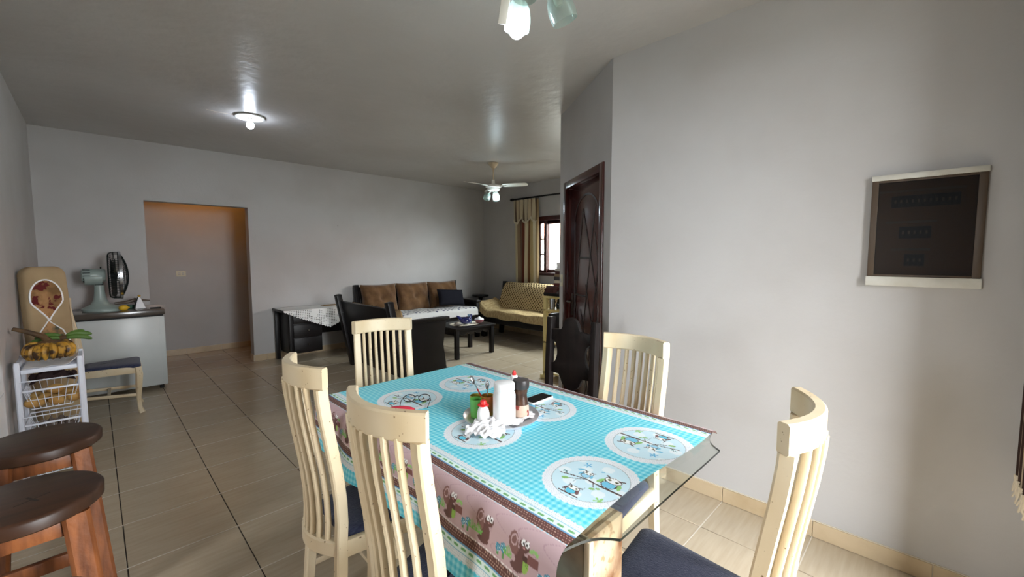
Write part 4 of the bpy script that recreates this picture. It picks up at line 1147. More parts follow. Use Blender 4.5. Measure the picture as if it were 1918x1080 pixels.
vmat = stripes_mat('valance_weave', [(0, (196, 184, 158)), (.2, (90, 74, 64)), (.28, (196, 180, 152)), (.5, (120, 96, 80)), (.58, (200, 186, 158)), (.85, (104, 86, 72))], freq=2.0)
def vfn(uu, vv):
    drop_ = .30 + .10 * abs(math.sin(uu * PI * 2.5 + .4))
    z = CRZ - .028 - drop_ * vv
    return (CRX - .036 + .014 * math.sin(uu * 34 + vv * 2), 5.56 - .575 * uu, z)
sheet('valance', vfn, 110, 14, vmat, cu_)
mbt = MB()
for i in range(70):
    uu = i / 69; x, y, z = vfn(uu, 1.0); mbt.tube([(x, y, z + .004), (x - .004, y + .003, z - .035)], .0035, 5)
tag(mbt.build('fringe', 'lace_cream', cu_), kind='stuff')

# ================================================================== RIGHT EDGE: fringed woven curtain
rc1 = thing('fringed_curtain', 'woven brown and cream curtain with fringed hem at the right picture edge', 'curtain', (0, 0, 0))
w1 = stripes_mat('brown_weave', [(0, (66, 52, 46)), (.30, (170, 154, 136)), (.42, (60, 46, 42)), (.72, (128, 110, 96)), (.84, (54, 42, 38))], freq=9.0)
M('cream_weave', (206, 186, 158), rough=.95, col2=(186, 162, 130), scale=40, bump=.4, bscale=150, spec=.1)
def rfn(x0, x1, z0, z1, amp, fr, yy):
    return lambda uu, vv: (x0 + (x1 - x0) * uu, yy + amp * math.sin(uu * fr), z1 + (z0 - z1) * vv)
sheet('dark_panel', rfn(2.485, 2.18, .585, 2.40, .020, 30, -.278), 90, 12, w1, rc1)
sheet('cream_panel', rfn(2.440, 2.16, .490, 2.40, .018, 24, -.325), 90, 12, 'cream_weave', rc1)
for z_, x0, y0, am, fq, ln2 in ((.585, 2.485, -.278, .020, 30, .305), (.490, 2.440, -.325, .018, 24, .28)):
    fm = MB()
    for i in range(44):
        uu = i / 43; x = x0 - ln2 * uu; y = y0 + am * math.sin(uu * fq)
        fm.tube([(x, y, z_ + .012), (x + .004 * math.sin(i * 3.1), y + .006 * math.sin(i * 1.7), z_ - .022), (x + .006 * math.sin(i * 2.3), y + .010 * math.sin(i * 1.3), z_ - .055)], [.0045, .004, .003], 5)
    tag(fm.build('fringe', 'lace_cream', rc1), kind='stuff')
rr2 = thing('curtain_rail', 'plain white curtain rail above the fringed curtain', 'curtain rod', (0, -.30, 2.412))
MB().tube([(2.05, 0, 0), (2.53, 0, 0)], .013, 10, side=(0, 1, 0)).build('rod', 'white_paint', rr2)
for x in (2.12, 2.5): MB().box(x - .008, x + .008, -.062, .006, -.01, .01).build('bracket', 'white_paint', rr2, bevel=.002)

# ================================================================== BREAKER PANEL ON THE RIGHT WALL
bp_ = thing('breaker_panel', 'recessed electrical panel with smoked brown cover on the white wall', 'electrical panel', (XR, .046, 1.545))
M('panel_brown', (70, 54, 38), rough=.5); M('panel_back', (200, 166, 114), rough=.6); M('breaker_black', (26, 26, 28), rough=.4); M('aged_white', (206, 204, 196), rough=.45, col2=(188, 184, 172), scale=8)
thin_glass('smoked', (168, 160, 150), gloss=.22, rough=.35)
rbox('back_plate', 'panel_back', bp_, -.012, -.002, -.172, .172, -.20, .222, .001)
rbox('cover_rim', 'panel_brown', bp_, -.028, -.003, -.176, -.150, -.203, .222, .002); rbox('cover_rim', 'panel_brown', bp_, -.028, -.003, .152, .176, -.203, .222, .002)
rbox('cover_rim', 'panel_brown', bp_, -.028, -.003, -.15, .152, .212, .222, .002); rbox('cover_rim', 'panel_brown', bp_, -.028, -.003, -.15, .152, -.203, -.193, .002)
rbox('upper_strip', 'aged_white', bp_, -.034, -.002, -.178, .178, .222, .246, .002)
rbox('lower_strip', 'aged_white', bp_, -.034, -.002, -.180, .180, -.245, -.203, .002)
rbox('smoked_cover', 'smoked', bp_, -.0275, -.0255, -.150, .152, -.193, .212, .0)
for z0, y0, nbr in ((.105, -.100, 11), (-.030, -.020, 5), (-.150, -.005, 3)):
    rbox('breaker_rail', 'breaker_black', bp_, -.0145, -.0125, y0 - .004, y0 + nbr * .0185 + .004, z0 - .004, z0 + .046, .001)
    for k in range(nbr):
        br = rbox('breaker', 'breaker_black', bp_, -.0215, -.0146, y0 + k * .0185 + .001, y0 + k * .0185 + .0175, z0, z0 + .042, .001)
        rbox('toggle', 'aged_white', br, -.0245, -.0216, y0 + k * .0185 + .006, y0 + k * .0185 + .0125, z0 + .014, z0 + .028, .0005, 1)
    rbox('label_strip', 'aged_white', bp_, -.0135, -.0125, y0 - .02, y0 + nbr * .0185 + .05, z0 + .062, z0 + .072, .0003, 1)

# light switches
sw1 = thing('light_switch', 'ivory double switch plate on the corridor wall beyond the opening', 'switch', (0.90, YC, 1.185))
rbox('plate', 'ivory_plastic', sw1, -.055, .055, -.008, -.0005, -.038, .038, .003)
for s in (-1, 1):
    for q in (-1, 1): rbox('rocker', 'aged_white', sw1, s * .022 - .016, s * .022 + .016, -.012, -.0085, q * .011 - .008, q * .011 + .008, .001)
sw2 = thing('light_switch', 'narrow ivory switch plate between the door casing and wall corner', 'switch', (DA[0], DA[1], 1.205), dang)
rbox('plate', 'ivory_plastic', sw2, 1.072, 1.132, .0005, .009, -.055, .055, .003); rbox('rocker', 'aged_white', sw2, 1.088, 1.116, .0092, .013, -.018, .018, .002)
# ================================================================== LEFT CORNER
M('freezer_white', (200, 205, 204), rough=.32, col2=(190, 195, 194), scale=2, specks=(150, 146, 140), speck_scale=7, speck_t=.78)
M('brown_laminate', (92, 84, 76), rough=.2, col2=(74, 66, 60), scale=3, coat=.4)
M('rubber', (26, 25, 24), rough=.7)
fz = thing('chest_freezer', 'white chest freezer with grey-brown laminated lid in the corner', 'freezer', (-.18, 5.87, 0))
rbox('body', 'freezer_white', fz, 0, .70, 0, .60, .045, .795, .008)
rbox('front_panel', 'freezer_white', fz, .035, .655, -.006, -.0005, .055, .785, .003)
rbox('gasket', 'rubber', fz, .008, .692, .004, .592, .795, .812, .002)
rbox('lid', 'brown_laminate', fz, -.006, .708, -.008, .606, .812, .866, .006)
for x in (.05, .65):
    for y in (.05, .55): MB().lathe([(.018, 0), (.02, .01), (.02, .046)], 14, T(x, y, 0)).build('foot', 'rubber', fz)
LZ = .8665
# ---- table fan
M('fan_green', (150, 164, 158), rough=.35); M('fan_dark', (40, 44, 44), rough=.6, spec=.2); M('fan_mesh', (40, 46, 44), rough=.8, spec=.05)
tf = thing('table_fan', 'old grey-green table fan with wire cage on the freezer', 'fan', (.035, 6.13, LZ))
base_prof = [(0, 0), (.155, 0), (.158, .012), (.150, .030), (.11, .050), (.065, .075), (.048, .115), (.040, .17), (.036, .235), (.036, .27), (0, .27)]
bm_ = MB().lathe(base_prof, 32); bm_.v = [(x * 1.1 + max(0, .06 - z) * .6, y * .85, z) for x, y, z in bm_.v]
bm_.build('base', 'fan_green', tf)
rbox('neck', 'fan_dark', tf, -.03, .03, -.025, .025, .265, .305, .006)
mo = MB().lathe([(0, -.125), (.045, -.125), (.062, -.115), (.068, -.09), (.068, .05), (.06, .06), (0, .06)], 28, T(-.005, 0, .37) @ AX('x')).build('motor_housing', 'fan_green', tf)
for k in range(14):
    an = 2 * PI * k / 14
    MB().beam((-.115, .0685 * math.cos(an), .37 + .0685 * math.sin(an)), (-.06, .0695 * math.cos(an), .37 + .0695 * math.sin(an)), .006, .004, side=(0, -math.sin(an), math.cos(an))).build('vent_slot', 'fan_dark', mo)
MB().lathe([(.070, -.10), (.072, -.09), (.072, .02), (.070, .03)], 28, T(-.005, 0, .345) @ AX('x'), cap=False).build('trim_band', 'fan_green', mo)
MB().tube([(.02, 0, .44), (.02, 0, .462)], .006, 8, side=(1, 0, 0)).build('knob', 'fan_dark', mo)
cxx, czz, cr = .13, .37, .245
def ringpts(r, x, n=48): return [(x, r * math.cos(t), czz + r * math.sin(t)) for t in [2 * PI * i / n for i in range(n)]]
rear = MB()
NW = 64
for k in range(NW):
    an = 2 * PI * k / NW; c_, s_ = math.cos(an), math.sin(an)
    rear.tube([(cxx - .055, r * c_, czz + r * s_) if r < .215 else (xx, r * c_, czz + r * s_) for r, xx in ((.05, 0), (.21, 0), (.232, cxx - .048), (.244, cxx - .025), (.247, cxx + .015), (.246, cxx + .035))], .0019, 4, side=(0, -s_, c_))
for r, x in ((.10, cxx - .056), (.16, cxx - .056), (.21, cxx - .055), (.246, cxx - .01)): rear.tube(ringpts(r, x), .0022, 4, closed=True)
rear.build('rear_cage', 'fan_mesh', tf)
frn = MB()
for k in range(NW):
    an = 2 * PI * (k + .5) / NW; c_, s_ = math.cos(an), math.sin(an)
    frn.tube([(cxx + .035 + .068 * (1 - (r / .246) ** 2.2), r * c_, czz + r * s_) for r in (.246, .225, .19, .14, .09, .045)], .0018, 4, side=(0, -s_, c_))
for r in (.06, .11, .16, .205): frn.tube(ringpts(r, cxx + .035 + .068 * (1 - (r / .246) ** 2.2)), .002, 4, closed=True)
frn.build('front_cage', 'fan_mesh', tf)
MB().lathe([(.244, -.010), (.252, -.010), (.252, .012), (.244, .012), (.244, -.010)], 56, T(cxx + .035, 0, czz) @ AX('x'), cap=False).build('cage_band', 'steel', tf)
MB().lathe([(0, -.004), (.045, -.004), (.045, .004), (0, .006)], 24, T(cxx + .098, 0, czz) @ AX('x')).build('badge', 'fan_dark', tf)
for k in range(3):
    an = 2 * PI * k / 3 + .5
    def bf(uu, vv, an=an):
        r = .03 + .19 * uu; w = (.35 + .35 * uu) * (1 - .5 * max(0, uu - .7)); t = an + (vv - .5) * w * 1.4
        return (cxx - .015 + .045 * (vv - .5), r * math.cos(t), czz + r * math.sin(t))
    MB().grid(bf, 8, 6).build('blade', 'fan_dark', tf, solid=.002)
MB().lathe([(0, -.03), (.03, -.03), (.03, .02), (0, .03)], 20, T(cxx - .01, 0, czz) @ AX('x')).build('hub', 'fan_dark', tf)
# ---- small things on the freezer
M('lemon_skin', (222, 178, 40), rough=.45, bump=.15, bscale=120)
lm = thing('lemon', 'yellow lemon on the freezer lid beside the fan', 'lemon', (.205, 5.99, LZ), R(10))
MB().ball((0, 0, .030), .040, .030, .030, 20, 12).build('fruit', 'lemon_skin', lm)
MB().lathe([(0, 0), (.010, .004), (.006, .012), (0, .014)], 12, T(.036, 0, .030) @ AX('x')).build('tip', 'lemon_skin', lm)
M('green_card', (28, 80, 58), rough=.5)
gb = thing('green_box', 'flat dark green box behind the lemon', 'box', (.285, 6.24, LZ), R(-4))
rbox('carton', 'green_card', gb, -.070, .070, -.04, .04, 0, .035, .002); rbox('flap', 'green_card', gb, -.070, .070, -.042, -.040, .004, .032, .0005, 1)
M('tin_brown', (96, 84, 74), rough=.4)
pp = thing('folded_sunshade', 'bundle of folded grey plastic on the green box', 'bundle', (.285, 6.24, LZ + .0355))
MB().sweep([(-.14, 0, .025), (-.05, .01, .030), (.03, -.01, .055), (.07, 0, .048), (.15, .0, .040)], OCT(.05, .035, .012), side=(0, 1, 0), scales=[.7, .9, 1.1, .9, .35]).build('bundle', 'tin_brown', pp, bevel=.0)
MB().tube([(.02 + .0 * t, .028 * math.cos(t), .050 + .024 * math.sin(t)) for t in [2 * PI * i / 16 for i in range(16)]], .003, 6, closed=True).build('tie', 'rubber', pp)
M('banner_yellow', (190, 150, 60), rough=.6)
cn = thing('paper_cone', 'upright white folded paper with a yellow tip against the wall', 'paper', (.335, 6.12, LZ), R(10))
MB().prism([(-.035, 0), (.055, 0), (.022, .11), (.0, .14), (-.012, .135)], -.004, .004, Matrix.Rotation(R(80), 4, 'X')).build('sheet', 'paper_white', cn, bevel=.001)
MB().ball((.0, -.025, .140), .014, .010, .012, 12, 8).build('tip', 'banner_yellow', cn)
MB().tube([(-.040, -.01, .004), (-.032, -.012, .06), (-.010, -.02, .128)], [.006, .008, .004], 8).build('dark_fold', 'rubber', cn)
o = MB().grid(lambda a_, b_: ((a_ - .5) * .18, (b_ - .5) * .18, .003 + .012 * math.sin(a_ * 3.1) * b_), 10, 10).build('paper_sheet', 'paper_white', solid=.0012); o.location = (.455, 6.24, LZ); o.rotation_euler = (0, 0, R(14)); tag(o, 'loose white paper sheets at the right end of the freezer lid', 'paper')
rk_ = thing('kitchen_knife', 'small knife with dark handle on the right end of the freezer lid', 'knife', (.40, 6.02, LZ), R(-14))
MB().beam((-.08, 0, .004), (.02, 0, .004), .018, .003).build('blade', 'steel', rk_); MB().beam((.02, 0, .007), (.11, 0, .007), .018, .012).build('handle', 'rubber', rk_, bevel=.003)

# ---- ironing board in its flowered cover, leaning in the corner
M('beige_cover', (166, 144, 112), rough=.9, col2=(150, 128, 98), scale=4, spec=.1, bump=.1, bscale=30)
M('flower_print', (168, 128, 88), rough=.9, col2=(120, 92, 60), scale=9, lo=.42, hi=.6, detail=6, specks=(96, 40, 40), speck_scale=24, speck_t=.54, spec=.1)
M('leaf_print', (172, 134, 94), rough=.9, col2=(84, 84, 70), scale=11, lo=.45, hi=.58, detail=6, spec=.1)
ib = thing('ironing_board', 'upright ironing board in a beige flowered cover leaning by the left wall', 'ironing board', (-.225, 4.62, 0), R(37))
tilt = Matrix.Rotation(R(-3.5), 4, 'X')
bw2, bh = .132, 1.32
prof = [(-bw2 * .93, .06), (bw2 * .93, .06), (bw2, .5), (bw2, 1.18)] + [(bw2 - .07 + .07 * math.cos(t), 1.28 + .08 * math.sin(t)) for t in [PI / 2 * i / 6 for i in range(1, 7)]] + [(-bw2 + .07 - .07 * math.sin(t), 1.28 + .08 * math.cos(t)) for t in [PI / 2 * i / 6 for i in range(0, 6)]] + [(-bw2, 1.18), (-bw2, .5)]
XZ = Matrix(((1, 0, 0, 0), (0, 0, 1, 0), (0, 1, 0, 0), (0, 0, 0, 1)))
MB().prism(prof, -.045, .045, tilt @ XZ).build('padded_board', 'beige_cover', ib, bevel=.028, seg=4)
MB().lathe([(.012, 0), (.012, .08)], 10, T(-.10, -.03, 0)).build('foot', 'rubber', ib); MB().lathe([(.012, 0), (.012, .08)], 10, T(.10, -.03, 0)).build('foot', 'rubber', ib)
# printed ovals with white piping (figure of eight)
def oval(cx_, cz_, rx, rz, z_lo=None, z_hi=None, n=40): return [(cx_ + rx * math.cos(t), cz_ + rz * math.sin(t)) for t in [2 * PI * i / n for i in range(n)]]
up = [(-.022 + .098 * math.cos(t) * (1 if math.sin(t) > -.2 else max(0.0, 1 + (math.sin(t) + .2) * 1.12)), 1.125 + (.135 if math.sin(t) > 0 else .165) * math.sin(t)) for t in [2 * PI * i / 44 for i in range(44)]]
MB().prism(up, .0445, .0485, tilt @ XZ @ Matrix.Scale(-1, 4, (0, 0, 1))).build('flowered_panel', 'flower_print', ib)
lo2 = [(-.03 + .004, .955), (-.03 - .075, .86), (-.125, .60), (.10, .60), (.09, .84)]
MB().prism(lo2, .0445, .0480, tilt @ XZ @ Matrix.Scale(-1, 4, (0, 0, 1))).build('flowered_panel', 'leaf_print', ib)
fl = tilt @ XZ @ Matrix.Scale(-1, 4, (0, 0, 1))
MB().tube([fl @ Vector((x, z, .048)) for x, z in up], .0055, 6, closed=True).build('piping', 'paper_white', ib)
MB().tube([fl @ Vector((x, z, .048)) for x, z in ((-.125, .76), (-.10, .86), (-.03, .958), (.05, .88), (.10, .76))], .005, 6, side=(0, 1, 0)).build('piping', 'paper_white', ib)

# ---- basket cart
M('cart_white', (222, 226, 238), rough=.35)
M('bag_dark', (44, 22, 22), rough=.8); 
CX0, CX1, CY0, CY1 = -.372, -.078, 3.84, 4.16
cart = thing('vegetable_cart', 'white vegetable cart with three wire baskets beside the left wall', 'cart', (0, 0, 0))
for x in (CX0 + .014, CX1 - .014):
    for y in (CY0 + .015, CY1 - .015):
        MB().sweep([(x, y, 0.0), (x, y, .40), (x, y, .775), (x, y, .795)], OCT(.026, .026, .006), side=(0, 1, 0), scales=[1, 1, 1, .8]).build('post', 'cart_white', cart)
    MB().box(x - .010, x + .010, CY0 + .03, CY1 - .03, .755, .785).build('side_rail', 'cart_white', cart, bevel=.003)
    MB().box(x - .008, x + .008, CY0 + .03, CY1 - .03, .05, .075).build('side_rail', 'cart_white', cart, bevel=.003)
rbox('top_tray', 'cart_white', cart, CX0 + .028, CX1 - .028, CY0 + .006, CY1 - .006, .722, .748, .004)
def basket(z0, z1):
    ry0, ry1 = CY0 - .005, CY1 - .02; x0, x1 = CX0 + .030, CX1 - .030; w = MB()
    def loop(z, ins, r): w.tube([(x0 + ins, ry0 + ins, z), (x1 - ins, ry0 + ins, z), (x1 - ins, ry1 - ins, z), (x0 + ins, ry1 - ins, z)], r, 6, closed=True, side=(0, 0, 1))
    loop(z1, 0, .0045); loop(z0, .03, .003); loop((z0 + z1) / 2, .015, .0022)
    for k in range(7):
        t = (k + .5) / 7
        for yy, iy in ((ry0, 1), (ry1, -1)): w.tube([(x0 + t * (x1 - x0), yy, z1), (x0 + .03 + t * (x1 - x0 - .06), yy + iy * .03, z0)], .0017, 4, side=(1, 0, 0))
        w.tube([(x0 + .03 + t * (x1 - x0 - .06), ry0 + .03, z0), (x0 + .03 + t * (x1 - x0 - .06), ry1 - .03, z0)], .0017, 4, side=(0, 0, 1))
        for xx, ix in ((x0, 1), (x1, -1)): w.tube([(xx, ry0 + t * (ry1 - ry0), z1), (xx + ix * .03, ry0 + .03 + t * (ry1 - ry0 - .06), z0)], .0017, 4, side=(0, 1, 0))
    w.build('wire_basket', 'cart_white', cart)
    MB().beam((CX0 + .028, CY0 - .006, z1 + .002), (CX1 - .028, CY0 - .006, z1 + .002), .012, .012).build('basket_rail', 'cart_white', cart, bevel=.003)
basket(.495, .615); basket(.285, .405); basket(.075, .195)
for z in (.675, .455): MB().tube([(CX0 + .02, CY0 + .004, z), (CX1 - .02, CY0 + .004, z)], .0035, 6, side=(0, 0, 1)).build('guard_wire', 'cart_white', cart)
# potatoes
M('potato_skin', (196, 158, 92), rough=.7, col2=(168, 124, 64), scale=7, bump=.2, bscale=50, specks=(110, 76, 40), speck_scale=28, speck_t=.68)
pots = [(-.300, 3.895, .530, .050, .036, 10, 'large oblong potato at the front left of the cart basket'), (-.205, 3.890, .528, .045, .036, -20, 'potato at the front middle of the cart basket'),
        (-.130, 3.900, .532, .042, .036, 60, 'potato at the front right of the cart basket'), (-.255, 3.975, .535, .046, .036, 30, 'potato in the second row, left of the cart basket'),
        (-.165, 3.975, .535, .045, .036, -40, 'potato in the second row, right of the cart basket'), (-.305, 4.050, .530, .042, .034, 70, 'potato at the back left of the cart basket'),
        (-.215, 4.055, .532, .046, .034, 5, 'potato at the back middle of the cart basket'), (-.210, 3.935, .590, .044, .033, 25, 'potato on top of the heap in the cart basket'),
        (-.140, 4.040, .545, .040, .034, 40, 'potato at the back right of the cart basket')]
for x, y, z, a_, b_, rz, lb in pots:
    pm = MB().ball((0, 0, 0), a_, b_, b_ * .92, 18, 12)
    pm.v = [(p[0] * (1 + .08 * math.sin(p[1] * 60 + rz)), p[1] * (1 + .1 * math.sin(p[0] * 50 + rz)), p[2]) for p in pm.v]
    o = pm.build('potato', 'potato_skin', angle=80); o.location = (x, y, z); o.rotation_euler = (.1, .1, R(rz)); tag(o, lb, 'potato', 'potatoes in the cart basket')
M('plastic_bag', (120, 106, 96), rough=.4, col2=(90, 74, 66), scale=9)
crumple('plastic_bag', 'crumpled brownish plastic bag in the middle basket of the cart', (-.225, 3.99, .289), .10, .11, .10, 3, 'plastic_bag', 'bag')
crumple('dark_cloth_bundle', 'dark red cloth bundle in the middle of the cart behind the potatoes', (-.225, 4.07, .617), .10, .05, .085, 12, 'bag_dark', 'cloth')
for k, (x, y, lb) in enumerate(((-.30, 3.93, 'yellow lemon at the left of the bottom basket'), (-.21, 3.93, 'yellow lemon in the middle of the bottom basket'), (-.14, 3.95, 'yellow lemon at the right of the bottom basket'))):
    o = MB().ball((0, 0, 0), .036, .030, .030, 16, 10).build('lemon', 'lemon_skin'); o.location = (x, y, .1085); o.rotation_euler = (0, 0, k); tag(o, lb, 'lemon', 'lemons in the bottom basket')
# newspaper under the bananas
o = MB().grid(lambda a_, b_: (-.335 + .235 * a_, 3.850 + .27 * b_, .7495 + .006 * abs(math.sin(a_ * 9 + b_ * 4)) + (.045 * max(0, a_ - .82) / .18 if b_ < .6 else 0)), 24, 18).build('newspaper', 'paper_white', solid=.0015)
tag(o, 'crumpled white paper under the bananas on the cart top', 'paper')
# bananas
M('banana_ripe', (186, 138, 46), rough=.5, col2=(62, 40, 22), scale=22, lo=.46, hi=.60, detail=6, stretch=(1, 1, 1))
M('banana_green', (70, 104, 38), rough=.5, col2=(96, 128, 52), scale=6)
M('banana_stalk', (92, 66, 36), rough=.7, col2=(60, 42, 24), scale=10)
def banana(name, mat, parent, p0, p1, bulge, r):
    p0 = Vector(p0); p1 = Vector(p1); b = Vector(bulge); pts = []; rs = []
    n = 12
    for i in range(n + 1):
        t = i / n; pts.append(p0.lerp(p1, t) + b * (4 * t * (1 - t)))
        rs.append(r * (.30 + .70 * min(1, math.sin(PI * min(1, max(0.02, t * 1.02))) ** .45)) if 0 < t < 1 else r * .25)
    return MB().tube(pts, rs, 7, side=b.cross(p1 - p0)).build(name, mat, parent, angle=50)
bn = thing('banana_bunch', 'spotted ripe banana bunch with dark stalk on top of the cart', 'bananas', (-.225, 3.950, .764))
cr_ = Vector((.005, .02, .118))
for k in range(8):
    an = R(200 + 20 * k); d = Vector((math.cos(an), math.sin(an) * .9, 0))
    st_ = cr_ + Vector((d.x * .040, d.y * .02, -.005)); en = Vector((d.x * .088, d.y * .070 + .01, .022))
    banana('banana', 'banana_ripe', bn, st_, en, d * .040 + Vector((0, 0, .020)), .0200)
banana('banana', 'banana_ripe', bn, cr_ + Vector((.03, .0, -.01)), (.090, .01, .050), Vector((.025, 0, .025)), .021)
banana('banana', 'banana_ripe', bn, cr_ + Vector((-.03, 0, -.01)), (-.088, .02, .045), Vector((-.03, 0, .03)), .021)
MB().ball(cr_, .065, .03, .02, 16, 8).build('crown', 'banana_stalk', bn)
MB().tube([cr_ + Vector((.0, .0, .0)), cr_ + Vector((-.03, .01, .045)), cr_ + Vector((-.10, .0, .085)), cr_ + Vector((-.150, -.01, .108))], [.020, .018, .014, .011], 9, side=(0, 1, 0)).build('stalk', 'banana_stalk', bn)
gn = thing('banana_bunch', 'hand of small green bananas lying behind the ripe bunch', 'bananas', (-.195, 4.075, .764))
for k, (p0, p1, bl_) in enumerate((((.02, 0, .125), (-.13, .01, .105), (0, 0, .012)), ((.02, .02, .14), (-.10, .04, .135), (0, 0, .012)), ((.04, 0, .125), (.165, -.01, .105), (0, 0, .016)), ((.04, .01, .14), (.165, .01, .135), (0, 0, .014)), ((.03, .02, .12), (.13, .035, .16), (0, .0, .012)))):
    banana('banana', 'banana_green', gn, p0, p1, bl_, .0175)
MB().ball((.03, .01, .125), .03, .02, .02, 12, 8).build('crown', 'banana_stalk', gn)
MB().tube([(.03, .01, .12), (.0, .0, .06), (.0, -.01, .0)], [.017, .016, .015], 8, side=(0, 1, 0)).build('stalk', 'banana_stalk', gn)

# ================================================================== LOW WOODEN STOOLS
def make_stool(label):
    s = thing('wooden_stool', label, 'stool', group='wooden stools in a row')
    MB().lathe([(0, .655), (.170, .655), (.177, .661), (.178, .690), (.173, .697), (.166, .700), (0, .700)], 48).build('seat', 'stool_seat', s)
    def leg_r(z): return .178 + .07 * (1 - z / .655)
    for k in range(4):
        an = R(45 + 90 * k); c_, s_ = math.cos(an), math.sin(an)
        MB().sweep([(c_ * (leg_r(.655) - .03), s_ * (leg_r(.655) - .03), .655), (c_ * (leg_r(0) - .03), s_ * (leg_r(0) - .03), 0)], OCT(.062, .062, .010), side=Vector((-s_, c_, 0)) + Vector((c_, s_, 0))).build('leg', 'stool_wood', s)
    for k in range(4):
        a0_, a1_ = R(45 + 90 * k), R(135 + 90 * k)
        for z, nm, h in ((.622, 'apron', .055), (.33 if k % 2 else .40, 'stretcher', .045)):
            r_ = leg_r(z) - .03
            p0 = Vector((math.cos(a0_) * r_, math.sin(a0_) * r_, z)); p1 = Vector((math.cos(a1_) * r_, math.sin(a1_) * r_, z)); d = (p1 - p0).normalized()
            MB().beam(p0 + d * .02, p1 - d * .02, h, .024, side=(0, 0, 1)).build(nm, 'stool_wood', s, bevel=.003)
    return s
sx = make_stool('round wooden stool beside the vegetable cart, farthest of the three'); sx.location = (-.186, 2.51, 0); sx.rotation_euler = (0, 0, R(4))
s2 = dup(sx, (-.188, 1.915, 0), R(3), 'round wooden stool with a dark cross mark on its seat, middle of the three')
dup(sx, (-.188, 1.235, 0), R(5), 'round wooden stool cut off by the bottom picture edge, nearest of the three')
M('burn_mark', (26, 18, 14), rough=.6)
m_ = MB().box(-.042, .040, -.0018, .0018, .7001, .7006).box(-.004, .003, -.024, .026, .7001, .7007)
o = m_.build('cross_mark', 'burn_mark', s2, smooth=False); o.location = (.02, -.03, 0); o.rotation_euler = (0, 0, R(28))
# ================================================================== LAMPS AND FANS
LED = lamp_mat('led_glow', (226, 238, 255), 110.0)
LED_FAR = lamp_mat('led_glow_far', (226, 238, 255), 150.0)
M('socket_white', (226, 224, 216), rough=.4)
# ---- bulb on a flat ceiling rose
cl = thing('ceiling_lamp', 'bare bulb on a flat round ceiling plate over the open floor', 'lamp', (1.135, 4.68, ZC))
MB().lathe([(0, -.001), (.118, -.001), (.125, -.006), (.122, -.014), (.10, -.020), (.085, -.012), (0, -.012)], 40).build('plate', 'socket_white', cl)
MB().lathe([(.020, -.012), (.022, -.035), (.018, -.05)], 20).build('socket', 'socket_white', cl)
MB().ball((0, 0, -.080), .032, .032, .036, 18, 12).build('bulb', LED, cl)

# ---- ceiling fan at the living end
M('fan_white', (232, 230, 222), rough=.35); M('fan_brass', (206, 188, 160), rough=.4, metal=.2); M('fan_underside', (60, 54, 50), rough=.5)
def shade_prof(k=1.0):
    out = [(.022, 0), (.038, -.010), (.050, -.034), (.056, -.066), (.057, -.092), (.054, -.116)]
    return [(r * k, z * k) for r, z in out] + [((r - .002) * k, z * k) for r, z in reversed(out)]
cf = thing('ceiling_fan', 'white ceiling fan with glass lamp shades at the living end', 'fan', (4.11, 4.51, 0))
MB().lathe([(.072, ZC - .001), (.070, ZC - .02), (.045, ZC - .055), (.025, ZC - .075), (0, ZC - .075)], 28).build('canopy', 'fan_brass', cf)
MB().tube([(0, 0, ZC - .07), (0, 0, ZC - .26)], .009, 10, side=(1, 0, 0)).build('rod', 'fan_brass', cf)
MB().lathe([(0, ZC - .24), (.022, ZC - .24), (.026, ZC - .29), (.045, ZC - .305), (.100, ZC - .312), (.112, ZC - .325), (.112, ZC - .345), (.095, ZC - .355), (.09, ZC - .36), (.095, ZC - .365), (.085, ZC - .39), (.06, ZC - .40), (0, ZC - .40)], 32).build('motor', 'fan_white', cf)
for k, an in enumerate((R(178), R(298), R(58))):
    rot = Matrix.Rotation(an, 4, 'Z')
    b = MB(); pl = [(.14, -.035)] + [(.18, -.052), (.34, -.060), (.45, -.058)] + [(0.475 + .035 * math.cos(t), .055 * math.sin(t)) for t in [-PI / 2 + PI * i / 8 for i in range(1, 8)]] + [(.45, .058), (.34, .060), (.18, .052), (.14, .035)]
    bl2 = b.prism(pl, -.003, .003, rot @ T(0, 0, ZC - .322) @ Matrix.Rotation(R(-13), 4, 'X')).build('blade', 'fan_white', cf, bevel=.001)
    MB().beam(rot @ Vector((.09, 0, ZC - .328)), rot @ Vector((.20, 0, ZC - .327)), .05, .006, side=rot @ Vector((0, 1, 0))).build('blade_arm', 'fan_white', cf, bevel=.002)
for k, an in enumerate((R(-110), R(160), R(25))):
    d = Vector((math.cos(an), math.sin(an), 0)); p = Vector((d.x * .035, d.y * .035, ZC - .395))
    MB().tube([p, p + d * .02 + Vector((0, 0, -.025)), p + d * .045 + Vector((0, 0, -.035))], .007, 8, side=(-d.y, d.x, 0)).build('lamp_arm', 'fan_white', cf)
    q = p + d * .040 + Vector((0, 0, -.030))
    mt_ = T(*q) @ Matrix.Rotation(R(-22), 4, Vector((-d.y, d.x, 0)))
    MB().lathe(shade_prof(.9), 24, mt_, cap=False).build('glass_shade', 'shade_glass', cf)
    MB().lathe([(.014, .0), (.016, -.03), (.013, -.04)], 14, mt_).build('socket', 'socket_white', cf)
    if k == 0: MB().ball(mt_ @ Vector((0, 0, -.082)), .032, .032, .034, 16, 10).build('bulb', LED_FAR, cf)

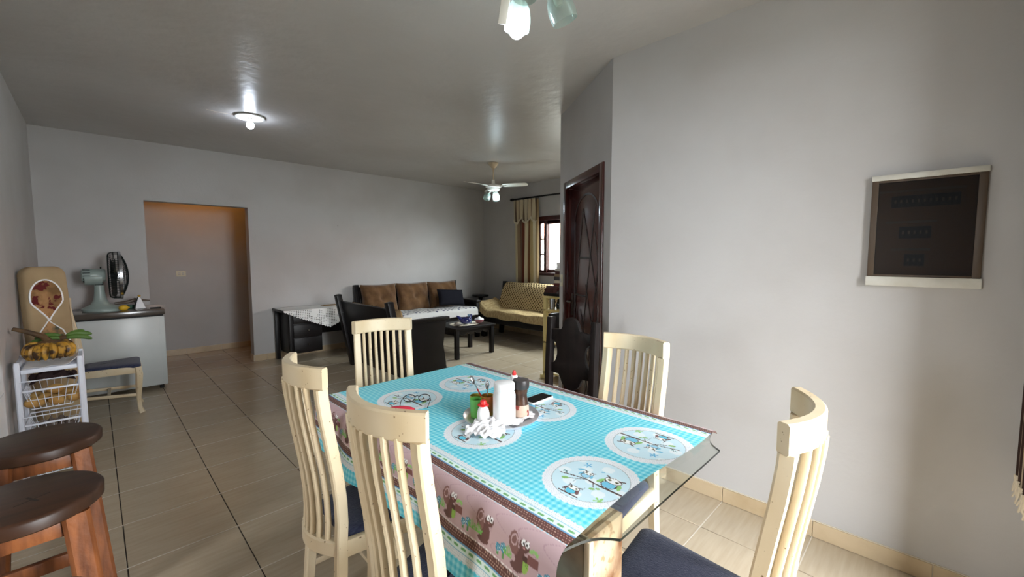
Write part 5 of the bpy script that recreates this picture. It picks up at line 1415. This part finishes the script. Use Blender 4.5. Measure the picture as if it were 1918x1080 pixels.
# ---- spotlight fitting above the dining table
sp = thing('spot_fitting', 'ceiling spotlight with tilted glass shades above the dining table', 'lamp', (1.30, 1.19, 0))
MB().lathe([(0, ZC - .001), (.075, ZC - .001), (.075, ZC - .03), (.03, ZC - .05), (0, ZC - .05)], 32).build('plate', 'socket_white', sp)
MB().tube([(0, 0, ZC - .045), (0, 0, ZC - .22)], .010, 10, side=(1, 0, 0)).build('rod', 'socket_white', sp)
MB().lathe([(0, ZC - .21), (.045, ZC - .21), (.05, ZC - .22), (.05, ZC - .245), (0, ZC - .255)], 28).build('hub', 'socket_white', sp)
spots = (((.02, .095), 0.0, 10, True), ((.085, -.045), 0.0, 24, False), ((-.10, -.06), 0.0, 20, False))
for (dx_, dy_), _, ti, lit in spots:
    d = Vector((dx_, dy_, 0)); ln_ = d.length; d.normalize()
    MB().tube([d * .04 + Vector((0, 0, ZC - .232)), d * (ln_ - .01) + Vector((0, 0, ZC - .245)), d * ln_ + Vector((0, 0, ZC - .275))], .008, 8, side=(-d.y, d.x, 0)).build('arm', 'socket_white', sp)
    mt_ = T(*(d * ln_ + Vector((0, 0, ZC - .265)))) @ Matrix.Rotation(R(-ti), 4, Vector((-d.y, d.x, 0)))
    MB().lathe(shade_prof(.98), 32, mt_, cap=False).build('glass_shade', 'shade_glass', sp)
    MB().lathe([(.015, .0), (.018, -.035), (.014, -.05)], 16, mt_).build('socket', 'socket_white', sp)
    if lit: MB().ball(mt_ @ Vector((0, 0, -.105)), .036, .036, .040, 20, 12).build('bulb', LED, sp)
MB().beam((-.05, .10, ZC - .27), (-.045, .13, ZC - .37), .035, .012, side=(1, -1, 0)).build('side_bracket', 'socket_white', sp, bevel=.002)

# ---- warm lamp of the corridor, above the opening
WARM = lamp_mat('warm_glow', (255, 160, 30), 140.0)
wl = thing('corridor_lamp', 'warm bulb on the corridor ceiling beyond the opening', 'lamp', (1.15, 7.25, ZC))
MB().lathe([(0, -.001), (.06, -.001), (.055, -.02), (.02, -.03), (.018, -.05), (0, -.05)], 24).build('base', 'socket_white', wl)
MB().ball((0, 0, -.085), .035, .035, .04, 16, 10).build('bulb', WARM, wl)
